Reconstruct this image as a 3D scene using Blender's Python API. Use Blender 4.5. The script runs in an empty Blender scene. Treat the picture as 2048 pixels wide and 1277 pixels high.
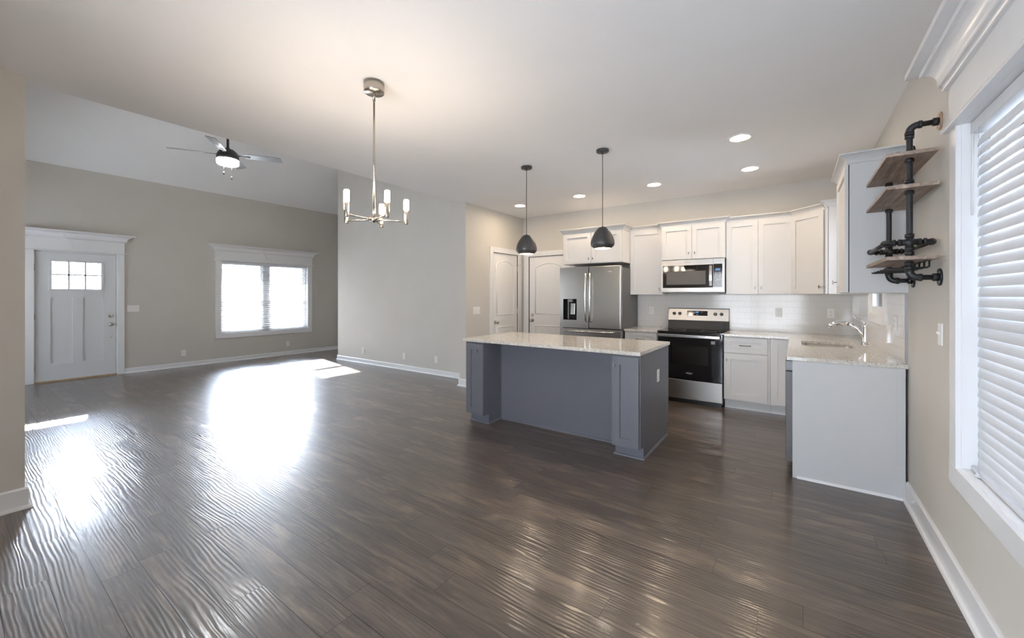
import bpy, bmesh, math, random
from mathutils import Vector, Matrix
S = bpy.context.scene
COL = S.collection
R = math.radians

# ------------------------------------------------------------------ camera, sky, sun, exposure
cam_d = bpy.data.cameras.new('camera')
cam_d.sensor_width = 36.0
cam_d.lens = 800.0 / 2048.0 * 36.0
cam_d.shift_y = -45.5 / 2048.0
cam_d.clip_start = 0.05
cam_d.clip_end = 300
cam = bpy.data.objects.new('camera', cam_d)
COL.objects.link(cam)
cam.location = (0, 0, 1.37)
cam.rotation_euler = (R(90), 0, R(35.25))
S.camera = cam

SKY_STRENGTH = 11.0
SUN_STRENGTH = 75.0
GLOW_STRENGTH = 200.0
GLOW_POWER = 24.0
w = bpy.data.worlds.new('sky')
S.world = w
w.use_nodes = True
wn = w.node_tree.nodes
wl = w.node_tree.links
wn.clear()
# bright, thinly overcast sky: whiter towards the horizon
tc_ = wn.new('ShaderNodeTexCoord')
sx_ = wn.new('ShaderNodeSeparateXYZ')
wl.new(tc_.outputs['Generated'], sx_.inputs[0])
cr_ = wn.new('ShaderNodeValToRGB')
cr_.color_ramp.elements[0].position = 0.0
cr_.color_ramp.elements[0].color = (0.90, 0.95, 1.0, 1)
cr_.color_ramp.elements[1].position = 0.7
cr_.color_ramp.elements[1].color = (0.52, 0.70, 1.0, 1)
wl.new(sx_.outputs['Z'], cr_.inputs['Fac'])
bg = wn.new('ShaderNodeBackground')
bg.inputs['Strength'].default_value = SKY_STRENGTH
wo = wn.new('ShaderNodeOutputWorld')
# glow of the haze around the sun
dt_ = wn.new('ShaderNodeVectorMath'); dt_.operation = 'DOT_PRODUCT'
nv_ = wn.new('ShaderNodeVectorMath'); nv_.operation = 'NORMALIZE'
wl.new(tc_.outputs['Generated'], nv_.inputs[0])
wl.new(nv_.outputs[0], dt_.inputs[0])
dt_.inputs[1].default_value = Vector((-1.0, 0.196, 0.49)).normalized()
mx_ = wn.new('ShaderNodeMath'); mx_.operation = 'MAXIMUM'; mx_.inputs[1].default_value = 0.0
wl.new(dt_.outputs['Value'], mx_.inputs[0])
pw_ = wn.new('ShaderNodeMath'); pw_.operation = 'POWER'; pw_.inputs[1].default_value = GLOW_POWER
wl.new(mx_.outputs[0], pw_.inputs[0])
ml_ = wn.new('ShaderNodeMath'); ml_.operation = 'MULTIPLY_ADD'
ml_.inputs[1].default_value = GLOW_STRENGTH; ml_.inputs[2].default_value = SKY_STRENGTH
wl.new(pw_.outputs[0], ml_.inputs[0])
wl.new(ml_.outputs[0], bg.inputs['Strength'])
wl.new(cr_.outputs['Color'], bg.inputs['Color'])
wl.new(bg.outputs[0], wo.inputs['Surface'])

sun_d = bpy.data.lights.new('sun', 'SUN')
sun_d.energy = SUN_STRENGTH
sun_d.angle = R(0.6)
sun_d.color = (1.0, 0.97, 0.93)
sun = bpy.data.objects.new('sun', sun_d)
COL.objects.link(sun)
sun.location = (-20, 4, 10)
sun.rotation_euler = Vector((1.0, -0.196, -0.49)).to_track_quat('-Z', 'Y').to_euler()

S.view_settings.view_transform = 'Standard'
S.view_settings.look = 'None'
S.view_settings.gamma = 1.0
S.view_settings.use_curve_mapping = False
S.view_settings.exposure = 0.15
S.cycles.use_denoising = True
S.cycles.max_bounces = 12
S.cycles.diffuse_bounces = 6
S.cycles.glossy_bounces = 5
S.cycles.transparent_max_bounces = 16
S.cycles.sample_clamp_indirect = 8.0

def portal(name, loc, size, direction):
    d = bpy.data.lights.new(name, 'AREA')
    d.shape = 'RECTANGLE'
    d.size, d.size_y = size
    d.cycles.is_portal = True
    o = bpy.data.objects.new(name, d)
    COL.objects.link(o)
    o.location = loc
    o.rotation_euler = Vector(direction).to_track_quat('-Z', 'Y').to_euler()
    return o
portal('portal_living_window', (-9.90, 4.186, 1.35), (1.8, 1.5), (1, 0, 0))
portal('portal_door_glass', (-9.86, 1.256, 1.71), (0.56, 0.44), (1, 0, 0))
portal('portal_dining_window', (0.80, 1.76, 1.37), (1.8, 1.55), (-1, 0, 0))
portal('portal_sink_window', (0.80, 4.88, 1.7), (0.75, 1.0), (-1, 0, 0))
portal('portal_added_patio', (-0.9, -1.78, 1.1), (2.3, 2.05), (0, 1, 0))
portal('portal_added_side', (-8.55, -1.78, 1.35), (2.0, 1.4), (0, 1, 0))

# ------------------------------------------------------------------ materials
def new_mat(name):
    m = bpy.data.materials.new(name)
    m.use_nodes = True
    nt = m.node_tree
    nt.nodes.clear()
    out = nt.nodes.new('ShaderNodeOutputMaterial')
    return m, nt, out

class NT:
    def __init__(s, nt): s.nt = nt
    def n(s, t, **kw):
        x = s.nt.nodes.new(t)
        for k, v in kw.items(): setattr(x, k, v)
        return x
    def l(s, a, b): s.nt.links.new(a, b)
    def math(s, op, a, b=None, c=None):
        x = s.nt.nodes.new('ShaderNodeMath'); x.operation = op
        for i, v in enumerate((a, b, c)):
            if v is None: continue
            if isinstance(v, (int, float)): x.inputs[i].default_value = v
            else: s.l(v, x.inputs[i])
        return x.outputs[0]
    def xyz(s, a, b, c):
        x = s.nt.nodes.new('ShaderNodeCombineXYZ')
        for i, v in enumerate((a, b, c)):
            if isinstance(v, (int, float)): x.inputs[i].default_value = v
            else: s.l(v, x.inputs[i])
        return x.outputs[0]
    def noise(s, vec, scale, detail=4, rough=0.55, dist=0.0):
        x = s.nt.nodes.new('ShaderNodeTexNoise')
        x.inputs['Scale'].default_value = scale
        x.inputs['Detail'].default_value = detail
        x.inputs['Roughness'].default_value = rough
        x.inputs['Distortion'].default_value = dist
        s.l(vec, x.inputs['Vector'])
        return x.outputs['Fac']
    def ramp(s, fac, stops, interp='LINEAR'):
        x = s.nt.nodes.new('ShaderNodeValToRGB')
        cr = x.color_ramp
        cr.interpolation = interp
        while len(cr.elements) < len(stops): cr.elements.new(0.5)
        for e, (p, c) in zip(cr.elements, stops):
            e.position = p
            e.color = (c[0], c[1], c[2], 1) if not isinstance(c, (int, float)) else (c, c, c, 1)
        s.l(fac, x.inputs['Fac'])
        return x.outputs['Color']
    def mix(s, fac, a, b, mode='MIX'):
        x = s.nt.nodes.new('ShaderNodeMix'); x.data_type = 'RGBA'; x.blend_type = mode
        for sock, v in ((x.inputs[0], fac), (x.inputs[6], a), (x.inputs[7], b)):
            if isinstance(v, (int, float)): sock.default_value = v
            elif isinstance(v, tuple): sock.default_value = (*v, 1) if len(v) == 3 else v
            else: s.l(v, sock)
        return x.outputs[2]
    def bump(s, h, strength, dist):
        x = s.nt.nodes.new('ShaderNodeBump')
        x.inputs['Strength'].default_value = strength
        x.inputs['Distance'].default_value = dist
        s.l(h, x.inputs['Height'])
        return x.outputs[0]
    def obj(s):
        return s.nt.nodes.new('ShaderNodeTexCoord').outputs['Object']
    def scale(s, vec, v):
        x = s.nt.nodes.new('ShaderNodeVectorMath'); x.operation = 'MULTIPLY'
        s.l(vec, x.inputs[0]); x.inputs[1].default_value = v
        return x.outputs[0]

def principled(name, col, rough=0.5, metal=0.0, var=0.03, vscale=6.0, bump=0.0, bscale=200.0, spec=0.5, coat=0.0, stretch=(1, 1, 1), emit=None):
    m, nt, out = new_mat(name)
    N = NT(nt)
    p = N.n('ShaderNodeBsdfPrincipled')
    p.inputs['Roughness'].default_value = rough
    p.inputs['Metallic'].default_value = metal
    p.inputs['Specular IOR Level'].default_value = spec
    p.inputs['Coat Weight'].default_value = coat
    o = N.scale(N.obj(), stretch)
    f = N.noise(o, vscale, 3)
    lo = tuple(c * (1 - var) for c in col)
    hi = tuple(min(1, c * (1 + var)) for c in col)
    N.l(N.ramp(f, [(0.3, lo), (0.7, hi)]), p.inputs['Base Color'])
    if bump:
        N.l(N.bump(N.noise(o, bscale, 2), bump, 0.002), p.inputs['Normal'])
    if emit:
        p.inputs['Emission Color'].default_value = (*emit[0], 1)
        p.inputs['Emission Strength'].default_value = emit[1]
    N.l(p.outputs[0], out.inputs['Surface'])
    return m

def emission(name, col, strength):
    m, nt, out = new_mat(name)
    N = NT(nt)
    e = N.n('ShaderNodeEmission')
    e.inputs['Color'].default_value = (*col, 1)
    e.inputs['Strength'].default_value = strength
    N.l(e.outputs[0], out.inputs['Surface'])
    return m

def glass_mat(name, tint=(1, 1, 1), base=0.06, rough=0.02):
    m, nt, out = new_mat(name)
    N = NT(nt)
    t = N.n('ShaderNodeBsdfTransparent'); t.inputs['Color'].default_value = (*tint, 1)
    g = N.n('ShaderNodeBsdfGlossy'); g.inputs['Roughness'].default_value = rough
    lw = N.n('ShaderNodeFresnel'); lw.inputs['IOR'].default_value = 1.45
    mx = N.n('ShaderNodeMixShader')
    N.l(lw.outputs[0], mx.inputs[0]); N.l(t.outputs[0], mx.inputs[1]); N.l(g.outputs[0], mx.inputs[2])
    N.l(mx.outputs[0], out.inputs['Surface'])
    return m

M = {}
M['wall'] = principled('wall_paint', (0.60, 0.575, 0.53), 0.75, var=0.015, vscale=2.5, bump=0.08, bscale=160)
M['ceil'] = principled('ceiling_paint', (0.90, 0.90, 0.90), 0.85, var=0.01, vscale=2, bump=0.06, bscale=130)
M['trim'] = principled('trim_paint', (0.80, 0.805, 0.81), 0.27, var=0.01)
M['door'] = principled('door_paint', (0.86, 0.855, 0.84), 0.4, var=0.01)
M['entry'] = principled('entry_door_paint', (0.68, 0.69, 0.70), 0.4, var=0.01)
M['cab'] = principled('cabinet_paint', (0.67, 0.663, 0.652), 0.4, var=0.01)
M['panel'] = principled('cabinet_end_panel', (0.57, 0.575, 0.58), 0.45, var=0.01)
M['isl'] = principled('island_paint', (0.145, 0.150, 0.175), 0.38, var=0.02)
M['black'] = principled('black_glass', (0.012, 0.012, 0.013), 0.06, var=0.05, spec=0.6)
M['blackm'] = principled('black_enamel', (0.02, 0.02, 0.021), 0.3, var=0.05)
M['pipe'] = principled('black_iron', (0.022, 0.024, 0.027), 0.42, metal=0.35, var=0.15, vscale=40)
M['fl_inner'] = principled('bare_iron', (0.42, 0.30, 0.22), 0.5, metal=0.5, var=0.2, vscale=60)
M['pend'] = principled('pendant_metal', (0.055, 0.055, 0.058), 0.42, metal=0.3, var=0.05)
M['white_in'] = principled('pendant_inside', (0.85, 0.82, 0.78), 0.5)
M['nickel'] = principled('satin_nickel', (0.58, 0.54, 0.49), 0.28, metal=1.0, var=0.03)
M['pull'] = principled('dimmed_pull_metal', (0.30, 0.28, 0.26), 0.38, metal=1.0, var=0.03)  # nickel made darker in colour for the dimmer exposure of the cabinet pulls
M['chrome'] = principled('chrome', (0.85, 0.86, 0.88), 0.05, metal=1.0, var=0.01)
M['chand'] = principled('chandelier_metal', (0.50, 0.45, 0.39), 0.26, metal=1.0, var=0.04)
M['fan'] = principled('fan_metal', (0.08, 0.08, 0.082), 0.35, metal=0.6, var=0.05)
M['blade'] = principled('fan_blade', (0.29, 0.30, 0.32), 0.3, var=0.05, stretch=(1, 8, 1))
M['plastic'] = principled('white_plastic', (0.83, 0.82, 0.80), 0.35, var=0.01)
M['slot'] = principled('dark_slot', (0.03, 0.03, 0.03), 0.6)
M['grey'] = principled('grey_plastic', (0.25, 0.25, 0.26), 0.4)
M['dgrey'] = principled('dark_grey_side', (0.115, 0.112, 0.112), 0.42, metal=0.2, var=0.03)
M['dwtop'] = principled('dishwasher_top_strip', (0.17, 0.175, 0.18), 0.4, metal=0.3, var=0.03)
M['caulk'] = principled('tile_edge_metal', (0.33, 0.33, 0.34), 0.35, metal=0.8)
M['threshold'] = principled('threshold_wood', (0.45, 0.33, 0.2), 0.5, var=0.15, vscale=20)
M['concrete'] = principled('outside_ground', (0.62, 0.62, 0.60), 0.9, var=0.1, vscale=0.7)
M['patio'] = principled('bounce_concrete', (0.74, 0.735, 0.72), 0.9, var=0.05, vscale=1.5)  # kept pale so the slabs bounce sun up through the openings
M['porch'] = principled('porch_soffit', (0.75, 0.75, 0.74), 0.7)
M['gap'] = principled('shadow_gap', (0.05, 0.05, 0.055), 0.7)
M['void'] = principled('oven_cavity', (0.10, 0.09, 0.08), 0.5)
M['logo'] = principled('logo_silver', (0.75, 0.75, 0.75), 0.3, metal=0.5)
M['logod'] = principled('logo_dark', (0.12, 0.12, 0.12), 0.4)
M['keys'] = principled('key_marks', (0.55, 0.56, 0.58), 0.5)
M['bulb'] = emission('bulb_glow', (1.0, 0.81, 0.62), 215)
M['can'] = emission('recessed_glow', (1.0, 0.78, 0.55), 125)
M['pbulb'] = emission('pendant_glow', (1.0, 0.84, 0.68), 40)
M['fanl'] = emission('fan_light_glow', (0.93, 0.97, 1.0), 60)
M['lcd'] = emission('display_blue', (0.15, 0.35, 1.0), 1.2)
M['lcdw'] = emission('display_white', (1.0, 0.93, 0.75), 1.3)
M['lcdb'] = emission('microwave_display', (0.25, 0.42, 0.8), 0.7)
M['glass'] = glass_mat('window_glass')
M['ovenglass'] = glass_mat('oven_glass', (0.85, 0.83, 0.8))

# stainless steel: fine brushing along the horizontal
def steel(name, col, rough, st):
    m, nt, out = new_mat(name); N = NT(nt)
    p = N.n('ShaderNodeBsdfPrincipled')
    p.inputs['Metallic'].default_value = 1.0
    o = N.obj()
    f = N.noise(N.scale(o, st), 1.0, 3, 0.6)
    N.l(N.ramp(f, [(0.25, tuple(c * 0.99 for c in col)), (0.75, tuple(min(1, c * 1.01) for c in col))]), p.inputs['Base Color'])
    N.l(N.math('MULTIPLY_ADD', f, 0.02, rough - 0.01), p.inputs['Roughness'])
    p.inputs['Anisotropic'].default_value = 0.5
    N.l(p.outputs[0], out.inputs['Surface'])
    return m
M['steel'] = steel('stainless_steel', (0.45, 0.435, 0.415), 0.26, (6, 6, 400))
M['steelr'] = steel('stainless_range', (0.43, 0.41, 0.385), 0.30, (6, 6, 400))
M['steelv'] = steel('stainless_bright', (0.66, 0.65, 0.64), 0.22, (300, 300, 8))

# translucent blind slats
def slat_mat():
    m, nt, out = new_mat('blind_slat'); N = NT(nt)
    d = N.n('ShaderNodeBsdfDiffuse'); t = N.n('ShaderNodeBsdfTranslucent')
    g = N.n('ShaderNodeBsdfGlossy'); g.inputs['Roughness'].default_value = 0.35
    f = N.noise(N.obj(), 8.0, 2)
    c = N.ramp(f, [(0.3, (0.71, 0.73, 0.76)), (0.7, (0.75, 0.77, 0.80))])
    N.l(c, d.inputs['Color']); t.inputs['Color'].default_value = (0.75, 0.77, 0.80, 1)
    a = N.n('ShaderNodeMixShader'); a.inputs[0].default_value = 0.12
    N.l(d.outputs[0], a.inputs[1]); N.l(t.outputs[0], a.inputs[2])
    b = N.n('ShaderNodeMixShader'); b.inputs[0].default_value = 0.04
    N.l(a.outputs[0], b.inputs[1]); N.l(g.outputs[0], b.inputs[2])
    N.l(b.outputs[0], out.inputs['Surface'])
    return m
M['slat'] = slat_mat()

# floor: hand scraped dark planks running along X
def floor_mat():
    m, nt, out = new_mat('dark_plank_floor'); N = NT(nt)
    p = N.n('ShaderNodeBsdfPrincipled')
    sep = N.n('ShaderNodeSeparateXYZ'); N.l(N.obj(), sep.inputs[0])
    X, Y = sep.outputs[0], sep.outputs[1]
    ry = N.math('DIVIDE', N.math('ADD', Y, -0.282 + 14.65), 0.1465)
    row = N.math('FLOOR', ry); fy = N.math('FRACT', ry)
    wn1 = N.n('ShaderNodeTexWhiteNoise', noise_dimensions='1D'); N.l(row, wn1.inputs['W'])
    rx = N.math('ADD', N.math('DIVIDE', X, 1.22), N.math('MULTIPLY', wn1.outputs['Value'], 17.0))
    colm = N.math('FLOOR', rx); fx = N.math('FRACT', rx)
    wn2 = N.n('ShaderNodeTexWhiteNoise', noise_dimensions='2D')
    N.l(N.xyz(row, colm, 0), wn2.inputs['Vector'])
    h = wn2.outputs['Value']
    off = N.math('MULTIPLY', h, 61.0)
    # seams
    sy = N.math('LESS_THAN', N.math('MULTIPLY', N.math('MINIMUM', fy, N.math('SUBTRACT', 1.0, fy)), 0.1465), 0.0014)
    sx = N.math('LESS_THAN', N.math('MULTIPLY', N.math('MINIMUM', fx, N.math('SUBTRACT', 1.0, fx)), 1.22), 0.0010)
    seam = N.math('MAXIMUM', sy, sx)
    # colour
    g1 = N.noise(N.xyz(N.math('MULTIPLY', X, 2.2), N.math('MULTIPLY', Y, 26.0), off), 1.0, 8, 0.62, 1.2)
    g2 = N.noise(N.xyz(N.math('MULTIPLY', X, 1.7), N.math('MULTIPLY', Y, 7.0), off), 1.0, 4, 0.55, 0.8)
    g3 = N.noise(N.xyz(N.math('MULTIPLY', X, 9.0), N.math('MULTIPLY', Y, 120.0), off), 1.0, 4, 0.6, 0.3)
    c = N.ramp(g1, [(0.25, (0.042, 0.034, 0.029)), (0.5, (0.084, 0.064, 0.050)), (0.75, (0.16, 0.117, 0.085))])
    c = N.mix(N.ramp(g2, [(0.53, 0.0), (0.75, 0.65)]), c, (0.25, 0.18, 0.125))
    c = N.mix(0.45, c, N.ramp(g3, [(0.3, 0.55), (0.7, 1.0)]), 'MULTIPLY')
    tint = N.math('MULTIPLY_ADD', h, 0.32, 0.88)
    tc = N.n('ShaderNodeCombineColor')
    for i in range(3): N.l(tint, tc.inputs[i])
    c = N.mix(1.0, c, tc.outputs[0], 'MULTIPLY')
    c = N.mix(N.math('MULTIPLY', seam, 0.85), c, (0.012, 0.009, 0.008))
    N.l(c, p.inputs['Base Color'])
    # relief: wavy ridges along the plank
    wob = N.noise(N.xyz(N.math('MULTIPLY', X, 1.6), N.math('MULTIPLY', Y, 4.0), off), 1.0, 3, 0.5, 0.4)
    frq = N.math('MULTIPLY_ADD', h, 22.0, 40.0)
    wob2 = N.noise(N.xyz(N.math('MULTIPLY', X, 0.9), N.math('MULTIPLY', Y, 9.0), N.math('ADD', off, 7.0)), 1.0, 2, 0.5, 0.8)
    ph = N.math('ADD', N.math('MULTIPLY', Y, frq), N.math('ADD', N.math('MULTIPLY', wob, 3.0), N.math('MULTIPLY', wob2, 3.2)))
    rid = N.math('SINE', N.math('MULTIPLY', ph, 6.2832))
    amp = N.ramp(N.noise(N.xyz(N.math('MULTIPLY', X, 1.3), N.math('MULTIPLY', Y, 3.0), off), 1.0, 2), [(0.35, 0.25), (0.6, 1.0)])
    rid = N.math('MULTIPLY', rid, amp)
    hgt = N.math('ADD', N.math('MULTIPLY', rid, 0.5), N.math('MULTIPLY', g3, 0.25))
    hgt = N.math('SUBTRACT', hgt, N.math('MULTIPLY', seam, 1.6))
    bn = N.bump(hgt, 0.6, 0.0011)
    N.l(bn, p.inputs['Normal']); N.l(bn, p.inputs['Coat Normal'])
    N.l(N.math('MULTIPLY_ADD', g1, 0.16, 0.32), p.inputs['Roughness'])
    N.l(N.math('MULTIPLY_ADD', seam, -0.45, 0.7), p.inputs['Coat Weight'])
    N.l(N.math('MULTIPLY_ADD', seam, -0.3, 0.5), p.inputs['Specular IOR Level'])
    N.l(N.math('MULTIPLY_ADD', g1, 0.10, 0.10), p.inputs['Coat Roughness'])
    N.l(p.outputs[0], out.inputs['Surface'])
    return m
M['floor'] = floor_mat()

def granite_mat():
    m, nt, out = new_mat('speckled_granite'); N = NT(nt)
    p = N.n('ShaderNodeBsdfPrincipled')
    o = N.obj()
    a = N.noise(o, 38.0, 5, 0.65, 0.6)
    b = N.noise(o, 130.0, 3, 0.6, 0.3)
    d = N.noise(N.scale(o, (1, 1, 1)), 95.0, 2, 0.5, 0.2)
    c = N.ramp(a, [(0.3, (0.50, 0.46, 0.41)), (0.5, (0.64, 0.61, 0.56)), (0.7, (0.76, 0.74, 0.70))])
    c = N.mix(N.ramp(b, [(0.58, 0.0), (0.68, 0.6)]), c, (0.34, 0.27, 0.21))
    c = N.mix(N.ramp(d, [(0.63, 0.0), (0.68, 0.9)]), c, (0.05, 0.05, 0.055))
    N.l(c, p.inputs['Base Color'])
    p.inputs['Roughness'].default_value = 0.1
    N.l(p.outputs[0], out.inputs['Surface'])
    return m
M['granite'] = granite_mat()

def tile_mat(name, horiz):
    m, nt, out = new_mat(name); N = NT(nt)
    p = N.n('ShaderNodeBsdfPrincipled')
    sep = N.n('ShaderNodeSeparateXYZ'); N.l(N.obj(), sep.inputs[0])
    u = sep.outputs[horiz]; z = sep.outputs[2]
    v = N.xyz(N.math('ADD', u, 0.005), N.math('ADD', z, -1.385 + 0.077 * 18), 0)
    b = N.n('ShaderNodeTexBrick')
    b.offset = 0.5
    b.inputs['Scale'].default_value = 1.0
    b.inputs['Mortar Size'].default_value = 0.0016
    b.inputs['Mortar Smooth'].default_value = 0.15
    b.inputs['Brick Width'].default_value = 0.154
    b.inputs['Row Height'].default_value = 0.077
    b.inputs['Color1'].default_value = (0.715, 0.695, 0.665, 1)
    b.inputs['Color2'].default_value = (0.70, 0.68, 0.65, 1)
    b.inputs['Mortar'].default_value = (0.63, 0.612, 0.585, 1)
    N.l(v, b.inputs['Vector'])
    N.l(b.outputs['Color'], p.inputs['Base Color'])
    hgt = N.math('ADD', N.math('SUBTRACT', 1.0, b.outputs['Fac']), N.math('MULTIPLY', N.noise(N.obj(), 9.0, 2), 0.5))
    N.l(N.bump(hgt, 0.5, 0.0012), p.inputs['Normal'])
    p.inputs['Roughness'].default_value = 0.1
    N.l(p.outputs[0], out.inputs['Surface'])
    return m
M['tile_x'] = tile_mat('subway_tile_back', 0)
M['tile_y'] = tile_mat('subway_tile_side', 1)

def wood_mat():
    m, nt, out = new_mat('reclaimed_wood'); N = NT(nt)
    p = N.n('ShaderNodeBsdfPrincipled')
    g = N.noise(N.scale(N.obj(), (40, 2.5, 40)), 1.0, 6, 0.6, 0.8)
    g2 = N.noise(N.obj(), 9.0, 3, 0.5)
    c = N.ramp(g, [(0.3, (0.17, 0.125, 0.10)), (0.55, (0.34, 0.26, 0.21)), (0.75, (0.50, 0.40, 0.33))])
    c = N.mix(N.ramp(g2, [(0.4, 0.0), (0.8, 0.5)]), c, (0.16, 0.13, 0.115))
    N.l(c, p.inputs['Base Color'])
    p.inputs['Roughness'].default_value = 0.6
    N.l(N.bump(g, 0.25, 0.001), p.inputs['Normal'])
    N.l(p.outputs[0], out.inputs['Surface'])
    return m
M['wood'] = wood_mat()

def brick_mat(name, ax, bw, bh):
    m, nt, out = new_mat(name); N = NT(nt)
    p = N.n('ShaderNodeBsdfPrincipled')
    sep = N.n('ShaderNodeSeparateXYZ'); N.l(N.obj(), sep.inputs[0])
    b = N.n('ShaderNodeTexBrick')
    b.inputs['Scale'].default_value = 1.0
    b.inputs['Brick Width'].default_value = bw; b.inputs['Row Height'].default_value = bh
    b.inputs['Mortar Size'].default_value = bh * 0.075
    b.inputs['Color1'].default_value = (0.72, 0.53, 0.37, 1); b.inputs['Color2'].default_value = (0.78, 0.60, 0.44, 1)
    b.inputs['Mortar'].default_value = (0.55, 0.48, 0.4, 1)
    N.l(N.xyz(sep.outputs[ax], sep.outputs[2], 0), b.inputs['Vector'])
    N.l(b.outputs['Color'], p.inputs['Base Color'])
    p.inputs['Roughness'].default_value = 0.9
    N.l(p.outputs[0], out.inputs['Surface'])
    return m
M['brick'] = brick_mat('tan_brick', 1, 0.42, 0.16)
M['brick_y'] = brick_mat('tan_brick_return', 0, 0.20, 0.07)

# ------------------------------------------------------------------ mesh helpers
OFF = {}   # world position of the root a child hangs under

class MB:
    def __init__(s):
        s.v = []; s.f = []; s.sm = []
    def add(s, vs, fs, smooth=False):
        b = len(s.v)
        s.v += [tuple(x) for x in vs]
        s.f += [tuple(b + i for i in f) for f in fs]
        s.sm += [smooth] * len(fs)
        return s
    def box(s, x0, x1, y0, y1, z0, z1):
        vs = [(x, y, z) for x in (x0, x1) for y in (y0, y1) for z in (z0, z1)]
        return s.add(vs, [(0, 1, 3, 2), (4, 6, 7, 5), (0, 4, 5, 1), (2, 3, 7, 6), (0, 2, 6, 4), (1, 5, 7, 3)])
    def obox(s, o, a, b, c):
        o, a, b, c = map(Vector, (o, a, b, c))
        vs = [o + a * i + b * j + c * k for i in (0, 1) for j in (0, 1) for k in (0, 1)]
        return s.add(vs, [(0, 1, 3, 2), (4, 6, 7, 5), (0, 4, 5, 1), (2, 3, 7, 6), (0, 2, 6, 4), (1, 5, 7, 3)])
    def prism(s, pts, vec, smooth=False):
        pts = [Vector(p) for p in pts]; vec = Vector(vec); n = len(pts)
        vs = pts + [p + vec for p in pts]
        s.add(vs, [tuple(range(n)), tuple(range(2 * n - 1, n - 1, -1))])
        b = len(s.v) - 2 * n
        for i in range(n):
            j = (i + 1) % n
            s.f.append((b + i, b + j, b + n + j, b + n + i)); s.sm.append(smooth)
        return s
    def loft(s, rings, closed=True, caps=True, smooth=False):
        n = len(rings[0]); vs = [Vector(p) for r in rings for p in r]; fs = []
        for k in range(len(rings) - 1):
            for i in range(n if closed else n - 1):
                j = (i + 1) % n
                fs.append((k * n + i, k * n + j, (k + 1) * n + j, (k + 1) * n + i))
        s.add(vs, fs, smooth)
        if caps:
            b = len(s.v) - len(vs)
            s.f.append(tuple(b + i for i in range(n))); s.sm.append(False)
            s.f.append(tuple(b + (len(rings) - 1) * n + i for i in reversed(range(n)))); s.sm.append(False)
        return s
    def lathe(s, prof, c=(0, 0, 0), seg=32, axis='Z', caps=False):
        c = Vector(c); rings = []
        for r, h in prof:
            ring = []
            for i in range(seg):
                a = 2 * math.pi * i / seg
                p, q = r * math.cos(a), r * math.sin(a)
                ring.append(c + Vector({'Z': (p, q, h), 'Y': (p, h, q), 'X': (h, p, q)}[axis]))
            rings.append(ring)
        return s.loft(rings, True, caps, True)
    def cyl(s, p0, p1, r, seg=16, r1=None):
        return s.tube([p0, p1], r, seg, r1)
    def tube(s, pts, r, seg=12, r1=None, caps=True, flat=1.0):
        pts = [Vector(p) for p in pts]; n = len(pts); rings = []
        up = None
        for i, p in enumerate(pts):
            if i == 0: t = pts[1] - p
            elif i == n - 1: t = p - pts[i - 1]
            else: t = (pts[i + 1] - p).normalized() + (p - pts[i - 1]).normalized()
            t.normalize()
            if up is None:
                up = Vector((0, 0, 1)) if abs(t.z) < 0.9 else Vector((1, 0, 0))
            a = t.cross(up)
            if a.length < 1e-5: a = t.orthogonal()
            a.normalize(); b = a.cross(t).normalized(); up = b
            rr = r[i] if isinstance(r, (list, tuple)) else (r if r1 is None else r + (r1 - r) * i / (n - 1))
            rings.append([p + a * (rr * math.cos(2 * math.pi * k / seg)) + b * (rr * flat * math.sin(2 * math.pi * k / seg)) for k in range(seg)])
        return s.loft(rings, True, caps, True)
    def sweep(s, path, prof, z0, pre=None, post=None):
        """profile (out, z) along a level path; out lies to the right of travel"""
        P = [Vector((p[0], p[1])) for p in path]; n = len(P)
        ext = [Vector(pre) if pre else None] + P + [Vector(post) if post else None]
        rings = []
        for i in range(n):
            a, p, b = ext[i], ext[i + 1], ext[i + 2]
            d1 = (p - a).normalized() if a is not None else None
            d2 = (b - p).normalized() if b is not None else None
            d1 = d1 or d2; d2 = d2 or d1
            n1 = Vector((d1.y, -d1.x)); n2 = Vector((d2.y, -d2.x))
            m = (n1 + n2); m = m / (1 + n1.dot(n2))
            rings.append([(p.x + m.x * o, p.y + m.y * o, z0 + z) for o, z in prof])
        return s.loft(rings, True, True, False)
    def plate(s, outer, holes, z0, z1):
        bm = bmesh.new(); es = []
        for loop in [outer] + holes:
            vs = [bm.verts.new((p[0], p[1], z0)) for p in loop]
            for i in range(len(vs)): es.append(bm.edges.new((vs[i], vs[(i + 1) % len(vs)])))
        bmesh.ops.triangle_fill(bm, use_beauty=True, use_dissolve=False, edges=es)
        r = bmesh.ops.extrude_face_region(bm, geom=bm.faces[:])
        for g in r['geom']:
            if isinstance(g, bmesh.types.BMVert): g.co.z = z1
        bm.verts.index_update()
        s.add([v.co.copy() for v in bm.verts], [[v.index for v in f.verts] for f in bm.faces])
        bm.free(); return s
    def build(s, name, mat, parent=None, bevel=0.0, seg=2):
        off = Vector((0, 0, 0))
        if parent is not None: off = OFF.get(parent.name, Vector((0, 0, 0)))
        bm = bmesh.new()
        vs = [bm.verts.new(Vector(p) - off) for p in s.v]
        for f, sm in zip(s.f, s.sm):
            try:
                fc = bm.faces.new([vs[i] for i in f]); fc.smooth = sm
            except ValueError: pass
        bmesh.ops.recalc_face_normals(bm, faces=bm.faces[:])
        me = bpy.data.meshes.new(name); bm.to_mesh(me); bm.free()
        me.materials.append(M[mat])
        o = bpy.data.objects.new(name, me); COL.objects.link(o)
        if parent is not None:
            o.parent = parent; OFF[o.name] = off
        if bevel:
            md = o.modifiers.new('edge', 'BEVEL'); md.width = bevel; md.segments = seg
            md.limit_method = 'ANGLE'; md.angle_limit = R(40)
            md.harden_normals = False
        return o

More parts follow.
